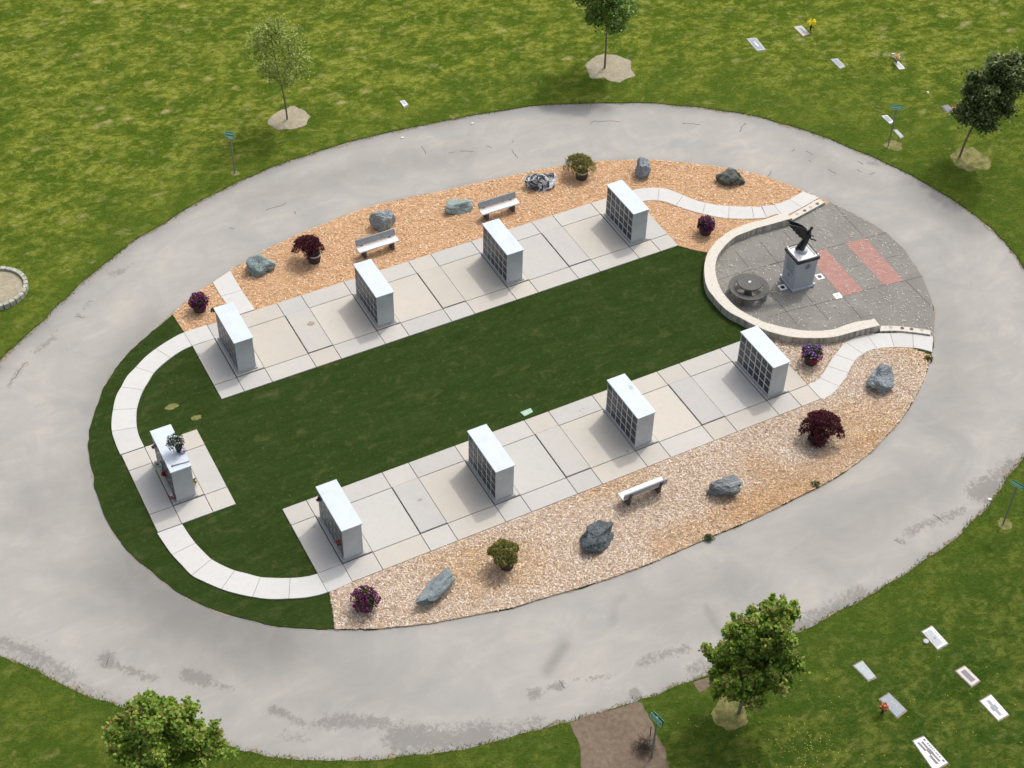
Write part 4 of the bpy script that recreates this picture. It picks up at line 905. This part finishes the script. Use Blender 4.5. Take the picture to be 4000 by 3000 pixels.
# ------------------------------------------------------------------ signs
def sign(base, p0, p1, h, bh, label, double=False, tilt=0):
    b = np.array(base); p0 = np.array(p0); p1 = np.array(p1); d = p1-p0; L_ = np.linalg.norm(d); yaw = math.atan2(d[1], d[0])
    root = empty('street_sign', (b[0], b[1], ZL), label, 'sign', 'green name signs on posts around the loop road', yaw)
    MB().lathe([(.033, 0), (.033, h-.05)], n=10).out('post', M_POST, root)
    for s in ((-1, 1) if double else (-1,)):
        off = s*.045
        bl = MB().box((0, off, h-bh/2), (L_, .008, bh)).out('blade', M_GREEN, root)
        mb = MB(); y = off+s*.006
        for z in (h-.012, h-bh+.012): mb.box((0, y, z), (L_-.01, .004, .014))
        for x in (-L_/2+.012, L_/2-.012): mb.box((x, y, h-bh/2), (.014, .004, bh-.03))
        r = random.Random(5); rows = 1 if bh < .3 else 2
        for k in range(rows):
            zc = h-bh*(k+.8)/(rows+.6); x = -L_/2+.05
            while x < L_/2-.07:
                wl = r.uniform(.015, .035); mb.box((x+wl/2, y, zc), (wl, .004, bh*.20/rows+.012)); x += wl+.012
        if bh > .3: mb.box((.02, y, h-bh+.06), (L_*.5, .004, .035)); mb.add([(L_*.22, y-.002*s, h-bh+.10), (L_*.22, y-.002*s, h-bh+.02), (L_*.34, y-.002*s, h-bh+.06)], [(0, 1, 2)])
        mb.out('lettering', M_SIGNW, bl)
    return root
sign(G(918, 676), (0, 0), (.34, -.30), 2.40, .42, 'green road sign on a grey post by the upper left road edge')
sign(G(3468, 575), (0, 0), (.46, -.36), 2.42, .20, 'green road sign on a thin post among the grave markers at upper right', True)
sign(G(3918, 2047), (0, 0), (.16, -.44), 2.30, .18, 'green road sign on a post by the right road edge beside the lawn', True)
sign(G(2545, 2960), (0, 0), (.10, -.50), 2.42, .30, 'green double-faced road sign on a post standing in the bare soil patch', True)

# ------------------------------------------------------------------ grave markers
M_MK = {k: simple('marker_'+k, c, .1, 10, .6, bump=.1) for k, c in dict(white=(.66, .66, .64), grey=(.34, .37, .39), pale=(.34, .37, .38), bronze=(.15, .15, .16), pink=(.50, .43, .41), blue=(.12, .13, .16), steel=(.23, .26, .29)).items()}
def marker(f, cs, frame, plate, label, detail=None, h=.03, fr=.16):
    Q = [np.array(f(*c)) for c in cs]; c = sum(Q)/4
    root = empty('grave_marker', (c[0], c[1], ZL), label, 'grave marker', 'flat grave markers set in the lawn')
    Q = [q-c for q in Q]
    k = [q*(1+.0) for q in Q]
    big = [tuple(q*(1+.055/max(.2, np.linalg.norm(q)))) for q in Q]
    MB().prism(big, -.03, .008).out('soil_border', M_VERGE, root)
    MB().prism([tuple(q) for q in k], -.02, h).out('slab', M_MK[frame], root, bevel=.01)
    u = (Q[2]-Q[1]); v = (Q[0]-Q[1])      # long, short
    L1, L2 = np.linalg.norm(u), np.linalg.norm(v)
    def quad(a0, a1, b0, b1): return [tuple(Q[1]+u*a+v*b) for a, b in ((a0, b0), (a1, b0), (a1, b1), (a0, b1))]
    if plate:
        for k_, q in enumerate(detail or [(fr*.6, 1-fr*.6, fr, 1-fr)]): MB().prism(quad(*q), h-.002, h+.006+.003*k_).out('plate', M_MK[plate], root)
    return root, quad, h
def strokes(root, quad, h, a0, a1, b0, b1, mat, n=8, seed=1):
    r = random.Random(seed); mb = MB(); a = a0
    while a < a1:
        w_ = (a1-a0)/n*r.uniform(.45, .75); mb.prism(quad(a, a+w_, b0, b1), h, h+.005); a += (a1-a0)/n
    mb.out('lettering', mat, root)
f2, f3, f8 = crop(2000, 0), crop(3000, 0), crop(3000, 2250)
r_, q_, h_ = marker(f2, [(2025, 342), (2110, 335), (2192, 437), (2115, 447)], 'grey', 'steel', 'plain grey flat marker, the leftmost one on the far right lawn'); strokes(r_, q_, h_+.006, .3, .75, .4, .6, M_MK['white'], 4)
r_, q_, h_ = marker(f3, [(222, 240), (290, 230), (360, 298), (300, 318)], 'pink', 'pale', 'pinkish flat marker beside bright yellow flowers on the far lawn'); strokes(r_, q_, h_+.006, .25, .8, .35, .6, M_MK['bronze'], 4)
r_, q_, h_ = marker(f3, [(540, 520), (600, 513), (665, 580), (620, 600)], 'pale', 'steel', 'pale blue-grey marker in a ring of dry grass on the far lawn')
marker(f3, [(1085, 548), (1128, 540), (1182, 598), (1135, 607)], 'white', 'pale', 'white flat marker next to peach flowers and a white ornament')
marker(f3, [(1497, 925), (1555, 917), (1600, 958), (1545, 978)], 'blue', 'bronze', 'dark blue-grey marker with red flowers under the dark tree')
marker(f3, [(980, 1010), (1030, 1003), (1085, 1060), (1050, 1076)], 'white', 'steel', 'white framed marker just behind the thin sign post on the upper right')
marker(f3, [(1082, 1133), (1113, 1128), (1170, 1185), (1140, 1200)], 'pale', 'pale', 'small pale marker right of the sign post base, near the road')
marker(crop(1000, 0), [(1243, 888), (1283, 880), (1315, 915), (1278, 938)], 'white', 'pale', 'tiny white marker in a brown hole on the upper lawn above the road', h=.08)
r_, q_, h_ = marker(f8, [(1330, 490), (1415, 442), (1550, 590), (1462, 640)], 'white', 'pale', 'white bordered marker with a pale plate and small triangle emblem, near lawn', [(.08, .90, .30, .95)])
strokes(r_, q_, h_+.001, .2, .85, .10, .20, M_MK['grey'], 7, 2); MB().prism(q_(.46, .56, .5, .68)[:3], h_+.006, h_+.010).out('emblem', M_MK['bronze'], r_)
r_, q_, h_ = marker(f8, [(738, 785), (815, 743), (930, 880), (860, 910)], 'pale', 'pale', 'light grey marker with bold lettering along one edge, nearest the big maple'); strokes(r_, q_, h_+.006, .15, .85, .10, .26, M_MK['grey'], 6, 3)
marker(f8, [(1620, 830), (1700, 787), (1825, 910), (1755, 960)], 'pink', 'bronze', 'small pinkish marker with a bronze plate, right side of the near lawn', [(.15, .88, .25, .72)])
r_, q_, h_ = marker(f8, [(965, 1075), (1045, 1022), (1190, 1165), (1110, 1230)], 'steel', None, 'plain blue-grey marker with an orange flower vase at its side'); strokes(r_, q_, h_, .35, .7, .3, .4, M_MK['pale'], 3, 4)
r_, q_, h_ = marker(f8, [(1830, 1090), (1925, 1035), (2075, 1205), (1985, 1255)], 'white', 'steel', 'bright white marker with a long blue-grey cross-shaped plate, far right', [(.12, .88, .40, .62), (.38, .62, .28, .74)])
r_, q_, h_ = marker(f8, [(1250, 1435), (1345, 1395), (1550, 1620), (1430, 1690)], 'white', 'bronze', 'large double marker with bronze plates and a lettered name at the bottom edge', [(.12, .88, .38, .55), (.10, .42, .66, .84), (.60, .92, .66, .84), (.40, .58, .36, .66)])
strokes(r_, q_, h_+.001, .22, .80, .12, .26, M_MK['bronze'], 8, 6); MB().prism(q_(.06, .14, .10, .26), h_, h_+.006).out('corner_leaf', M_MK['blue'], r_); MB().prism(q_(.86, .94, .10, .26), h_, h_+.006).out('corner_leaf', M_MK['blue'], r_)
def bouquet(name, x, y, z, cols, label, cat='flowers', rad=.14, n=60, vase=True, h=.22, seed=0, size=(.07, .13), stem=(.03, .07, .02)):
    root = empty(name, (x, y, z), label, cat)
    if vase: MB().lathe([(.04, -.02), (.055, h*.5), (.05, h*.7)], n=12).out('vase', M_POT, root)
    r = np.random.default_rng(seed); P = r.normal(0, 1, (n, 3)); P = P/np.linalg.norm(P, axis=1)[:, None]*rad*r.uniform(.5, 1, (n, 1)); P[:, 2] = P[:, 2]*.7+h
    c = np.array(cols)[r.integers(0, len(cols), n)]; leaf_mesh('blooms', P, size, c, M_PETAL, root, seed, 0, .95)
    P2 = P[:n//2]*np.array((.8, .8, .6)); leaf_mesh('stems', P2, (.05, .12), np.tile(np.array(stem), (len(P2), 1)), M_LEAF, root, seed+1, .3, .4); return root
p = f3(365, 268); bouquet('flower_vase', p[0], p[1], ZL, [(.85, .72, .01), (.9, .8, .05)], 'bright yellow flowers in a dark vase beside the pinkish marker', rad=.26, n=110, h=.5, seed=1)
p = f3(1105, 545); bouquet('flower_vase', p[0], p[1], ZL, [(.75, .5, .35), (.8, .74, .6), (.85, .6, .1)], 'peach and cream flowers beside the small white marker', rad=.22, n=70, h=.35, seed=2)
p = f3(1082, 500); MB().add([(-.1, 0, 0), (.1, 0, 0), (.1, .06, 0), (-.1, .06, 0), (-.14, 0, .25), (.10, 0, .22), (.08, .05, .22), (-.12, .05, .25)], [(3, 2, 1, 0), (4, 5, 6, 7), (0, 1, 5, 4), (1, 2, 6, 5), (2, 3, 7, 6), (3, 0, 4, 7)]).out('white_ornament', M_WHITE).location = (p[0], p[1], ZL)
tag(bpy.data.objects['white_ornament'], 'small upright white ornament behind the peach flowers on the far lawn', 'ornament')
p = f3(1608, 965); bouquet('flower_vase', p[0], p[1], ZL, [(.45, .03, .02), (.7, .5, .42)], 'red flowers beside the dark blue-grey marker under the tree', rad=.15, n=50, h=.2, seed=3)
p = f8(985, 1190); bouquet('flower_vase', p[0], p[1], ZL, [(.6, .12, .06), (.75, .35, .15)], 'orange and red flowers in a vase at the side of the plain blue-grey marker', rad=.13, n=50, h=.42, seed=4)
p = f8(1360, 578); tag(MB().lathe([(.09, 0), (.10, .08), (.07, .09)], (p[0], p[1], ZL), 14).out('vase_ring', M_MK['pale']), 'empty round white vase holder beside the triangle marker', 'vase')
p = f3(1378, 808); tag(MB().lathe([(.07, 0), (.05, .07)], (p[0], p[1], ZL), 10).out('white_stone', M_WHITE), 'single small white stone lying alone on the far right lawn', 'stone')
# valve box cover in turf
p = [ce(75, 255), ce(95, 218), ce(178, 235), ce(165, 280)]
p = [ce(72, 250), ce(108, 285), ce(182, 248), ce(160, 215)]
tag(MB().prism([tuple(q) for q in p], .0, .05).out('valve_cover', simple('pale_green_plastic', (.30, .45, .34), .1, 8, .6)), 'pale green plastic valve box cover in the turf beside the near terrace', 'cover')
# white pebbles on the road
for (x, y), lab in ((G(1572, 539), 'white pebble on the asphalt near the upper road edge'), (G(1845, 483), 'small white pebble on the asphalt further along the upper road edge'), (G(3866, 1952), 'round white stone on the asphalt beside the right sign')):
    tag(MB().lathe([(.05, 0), (.07, .03), (.03, .06)], (x, y, .0), 9, 1.2, .9).out('pebble', M_WHITE), lab, 'stone')

# items on the columbaria
WB = (-13.96, -.04)
zt = ZB+1.7275
gx = lambda x, y, z: crop(550, 1640, .20371)(x, y, z)
p = gx(740, 600, zt); root = empty('potted_plant', (p[0], p[1], zt), 'leafy dark green plant in a black pot standing on the solitary columbarium', 'potted plant')
MB().lathe([(.10, 0), (.14, .24), (.12, .24), (.12, .2)], n=18).out('pot', M_BLACK, root)
P, r = shell(520, .34, 9, -.6, .7, 1.1); P[:, 2] += .52; P[:, 0] -= .08; leaf_mesh('foliage', P, (.07, .14), np.array([(.03, .045, .018), (.055, .07, .03), (.10, .11, .05)])[r.integers(0, 3, len(P))], M_LEAF, root, 9, 0, .35)
p = gx(860, 590, zt); bouquet('flower_bunch', min(p[0], WB[0]+.36), p[1], zt, [(.55, .48, .62), (.7, .68, .72), (.42, .36, .52)], 'lilac and white flower bunch beside the potted plant on the solitary columbarium', vase=False, rad=.14, h=.08, n=70, seed=5)
a = gx(610, 890, zt); b = gx(940, 800, zt); tag(MB().tube([(a[0], a[1], zt+.03), (b[0], b[1], zt+.03)], [.02, .015], 8).lathe([(.03, 0), (.05, .03), (.02, .06)], (a[0], a[1], zt+.002), 10).out('withered_rose', M_INSCR), 'single withered flower stem lying across the solitary columbarium cap', 'flower')
def on_face(bx, by, ly, lz): return (bx-.43, by+ly, ZB+lz)
x, y, z = on_face(*WB, .72, 1.35); bouquet('flower_bunch', x, y, z, [(.50, .01, .03), (.8, .78, .78)], 'red and white flowers hung high on the far end of the solitary columbarium', vase=False, rad=.12, h=0, n=50, seed=6)
x, y, z = on_face(*WB, .28, .62); bouquet('flower_bunch', x-.10, y+.12, z, [(.78, .80, .78), (.6, .66, .6), (.3, .4, .3)], 'white flower spray halfway along the face of the solitary columbarium', vase=False, rad=.22, h=0, n=80, seed=7)
x, y, z = on_face(*WB, -.05, .55); bouquet('flower_bunch', x, y, z, [(.45, .01, .02), (.3, .01, .02)], 'deep red roses beside the white spray on the solitary columbarium', vase=False, rad=.13, h=0, n=50, seed=8)
bouquet('flower_bunch', WB[0]-.46, WB[1]-.98, ZB+.06, [(.42, .01, .02), (.8, .8, .82)], 'red flowers with a white bow on the pad at the solitary columbarium near end', vase=False, rad=.15, h=.16, n=60, seed=9)
bouquet('flower_bunch', WB[0]+.50, WB[1]-.62, ZB+.05, [(.05, .09, .03), (.8, .6, .3)], 'green sprig with yellow bloom behind the solitary columbarium', vase=False, rad=.12, h=.15, n=50, seed=10)
x, y, z = on_face(-9.40, -5.53, -.85, .72); bouquet('flower_bunch', x, y, z, [(.35, .06, .04), (.5, .3, .25)], 'red and pink bouquet at the near end of the leftmost near-row columbarium', vase=False, rad=.15, h=0, n=60, seed=11)
x, y, z = on_face(-9.40, -5.53, .95, 1.30); bouquet('flower_bunch', x, y, z, [(.30, .05, .05), (.2, .1, .1)], 'small dark red bouquet high on the far end of the leftmost near-row columbarium', vase=False, rad=.09, h=0, n=30, seed=12)
x, y, z = on_face(-9.36, 5.55, 1.12, 1.62); bouquet('flower_bunch', x-.02, y+.05, z, [(.02, .03, .02), (.05, .06, .04)], 'dark sprig at the far upper corner of the first far-row columbarium', vase=False, rad=.12, h=.03, n=40, seed=13)

# ------------------------------------------------------------------ stone ring at left
c = G(-14, 1138); root = empty('stone_ring', (c[0], c[1], 0), 'ring of mossy stone blocks around soil at the left edge of the lawn', 'planting ring')
for k in range(30):
    a = k*2*math.pi/30; r0 = random.Random(k); MB().box((1.28*math.cos(a), 1.28*math.sin(a), .14), (.19, .245+r0.uniform(-.01, .01), .28+r0.uniform(-.02, .02)), rz=a+r0.uniform(-.04, .04)).out('stone_block', M_LIMESTONE, root, bevel=.02)
MB().lathe([(1.19, -.02), (1.17, .16), (.6, .20), (.1, .22)], n=40).out('soil', M_TANSOIL, root)

# ------------------------------------------------------------------ trees
def tree(name, label, base, H, lean, crown_r, z0, cols, nleaf, seed, tips=None, size=(.07, .13), nb=26, up=.75, sparse=.0, trunk_r=.06, shape=None, off=(0, 0), slv=1.0, tipn=0):
    root = empty(name, (base[0], base[1], ZL), label, 'tree', 'young trees planted around the loop road')
    r = np.random.default_rng(seed); mb = MB()
    lead = [Vector((lean[0]*(t**1.3)+.05*math.sin(t*5+seed), lean[1]*(t**1.3)+.05*math.cos(t*4+seed), H*.97*t)) for t in np.linspace(0, 1, 9)]
    mb.tube(lead, list(np.linspace(trunk_r, .012, 9)), 8)
    def at(z):
        t = np.clip(z/(H*.97), 0, 1); i = min(int(t*8), 7); return lead[i].lerp(lead[i+1], t*8-i)
    P = []; T = []
    for k in range(nb):
        t = (k+.5)/nb; z = z0+(H*.95-z0)*t**1.05; a = k*2.399+r.uniform(-.4, .4)
        prof = (shape(t) if shape else math.sin(math.pi*min(1, t*.78+.24))**.8); L_ = crown_r*prof*r.uniform(.66, 1.22)
        s = at(z); el = up*(.55+.6*t)*r.uniform(.8, 1.2); d = Vector((math.cos(a)*math.cos(el), math.sin(a)*math.cos(el), math.sin(el)))
        L_ = L_/max(.35, math.cos(el))*.92
        mid = s+d*L_*.5+Vector((0, 0, -.03*L_)); e = s+d*L_+Vector((off[0]*t, off[1]*t, .10*L_))
        rr = max(.010, trunk_r*.42*(1-t*.6)); mb.tube([s, mid, e], [rr, rr*.6, .006], 5)
        brs = [(s, mid, e, 1.0)]
        if tipn: P.append(np.array(e)+r.normal(0, .085, (tipn, 3))*np.array((1, 1, 1.3))); T.append(np.ones(tipn))
        for q in range(4):
            tt = r.uniform(.35, .85); o_ = s.lerp(e, tt); dd = (d+Vector(tuple(r.normal(0, .55, 3)))+Vector((0, 0, .25))).normalized(); ee = o_+dd*L_*r.uniform(.28, .5)
            mb.tube([o_, ee], [rr*.45, .005], 4); brs.append((o_, o_.lerp(ee, .5), ee, .6))
        for (A, M_, B, wgt) in brs:
            m = int(nleaf/nb/3.4*wgt*r.uniform(.7, 1.3)*(.5+prof)); tt = np.clip(r.beta(2.2, 1.1, m), 0, 1)[:, None]
            A, M_, B = map(np.array, (A, M_, B)); q = A*(1-tt)**2+M_*2*tt*(1-tt)+B*tt*tt
            sig = (.05+.09*np.sin(np.clip(tt, 0, 1)*math.pi))*slv
            q = q+r.normal(0, 1, (m, 3))*sig*(1.0+.4*crown_r/1.2); P.append(q); T.append(tt[:, 0]*(1 if wgt == 1 else .9))
    mb.out('trunk', M_BARK, root)
    P = np.vstack(P); T = np.concatenate(T); n = len(P)
    if sparse: k = r.random(n) > sparse; P = P[k]; T = T[k]; n = len(P)
    cl = np.array(cols); c = cl[r.integers(0, len(cl), n)]*r.uniform(.72, 1.25, (n, 1))
    if tips is not None:
        m = (T > .93)&(r.random(n) < .38); c[m] = np.array(tips)[r.integers(0, len(tips), m.sum())]*r.uniform(.8, 1.2, (m.sum(), 1))
    leaf_mesh('crown', P, size, c, M_LEAF, root, seed, .25, .75, .9)
    return root
GA = ((.28, .36, .06), (.36, .44, .09), (.18, .25, .045), (.46, .52, .17))
GB = ((.17, .30, .05), (.26, .40, .08), (.11, .20, .035), (.42, .54, .18))
GC = ((.07, .11, .03), (.10, .15, .04), (.15, .20, .06), (.34, .40, .18))
GD = ((.20, .32, .04), (.26, .38, .05), (.14, .24, .032), (.32, .42, .07))
TIP = ((.40, .30, .11), (.34, .36, .09), (.45, .25, .14), (.36, .37, .10))
cone_ = lambda t: 1.12*(1-t)**.75*(1 if t > .10 else .70)+.06
tree('maple_tree', 'sparse pale green sapling on a tan soil circle at upper left', G(1120, 470), 5.3, (-.3, .2), 1.45, 1.9, GA, 3300, 1, size=(.09, .15), nb=22, up=.80, trunk_r=.05, slv=1.15)
tree('maple_tree', 'bright green young tree on a tan soil circle, cut by the top edge', G(2358, 268), 6.0, (.1, 0), 1.65, 2.3, GB, 14000, 2, size=(.10, .18), nb=28, up=.62)
tree('maple_tree', 'dark green windswept tree on dry grass at the upper right edge', G(3745, 612), 5.7, (1.15, -.55), 1.35, 1.7, GC, 13000, 3, size=(.11, .19), nb=28, up=.7, trunk_r=.06, off=(.5, -.2))
tree('maple_tree', 'dense green maple with reddish shoot tips on the near right lawn', G(2888, 2782), 4.75, (.5, -.25), 1.42, 1.05, GD, 27000, 4, TIP, size=(.10, .17), nb=58, up=.98, trunk_r=.07, shape=cone_, slv=.50, tipn=60)
tree('maple_tree', 'bushy green maple with reddish shoot tips on the near left lawn', G(665, 3080), 4.15, (.1, .05), 1.85, .7, GD, 23000, 5, TIP, size=(.10, .17), nb=46, up=.80, trunk_r=.07, shape=cone_, slv=.55, tipn=60)
tree('maple_tree', 'yellow-green tree in the stone ring, mostly beyond the left edge', G(-75, 1140), 4.8, (0, 0), 1.15, 2.6, GB, 6000, 6, size=(.10, .16), nb=22)
# low twiggy bush by the sign in the soil patch
p = G(2515, 2930); root = empty('bare_shrub', (p[0], p[1], ZL), 'low bare twiggy brown shrub at the foot of the sign in the soil patch', 'shrub')
mb = MB(); rr = random.Random(4)
for k in range(110):
    a = rr.uniform(0, 6.28); l = rr.uniform(.2, .5); mb.tube([(rr.gauss(0, .06), rr.gauss(0, .06), 0), (math.cos(a)*l*.5, math.sin(a)*l*.5, l*.45), (math.cos(a+rr.gauss(0, .6))*l, math.sin(a+rr.gauss(0, .6))*l, l*rr.uniform(.3, .9))], [.008, .006, .003], 4)
mb.out('twigs', simple('dark_twigs', (.06, .045, .04), .3, 10, .9), root)
P, r = shell(260, .42, 3, .0, .8, .7); leaf_mesh('dead_leaves', P+np.array((0, 0, .05)), (.03, .07), np.tile((.07, .05, .04), (len(P), 1)), M_LEAF, root, 3)
p = G(2540, 2875); tag(MB().tube([(p[0], p[1], 0), (p[0]-.02, p[1], .62)], .018, 8).out('stake', M_BARK), 'short thin brown stake beside the sign post in the soil patch', 'stake')
# weeds at the mulch / road edge
for (x, y), rad, lab in ((G(2766, 2105), .22, 'low green weed clump on the near road edge below the cracked grey boulder'), (G(3625, 1405), .22, 'small green weed beside the end of the near white path'), (G(3185, 1895), .20, 'low green weed clump on the road edge below the large burgundy maple')):
    P, r = shell(260, rad, int(rad*100)+int(x), .0, .8, .45); P += np.array((x, y, .04)); c = np.array([(.05, .085, .02), (.08, .11, .03)])[r.integers(0, 2, len(P))]
    tag(leaf_mesh('weed', P, (.04, .09), c, M_LEAF, None, 2), lab, 'weed')
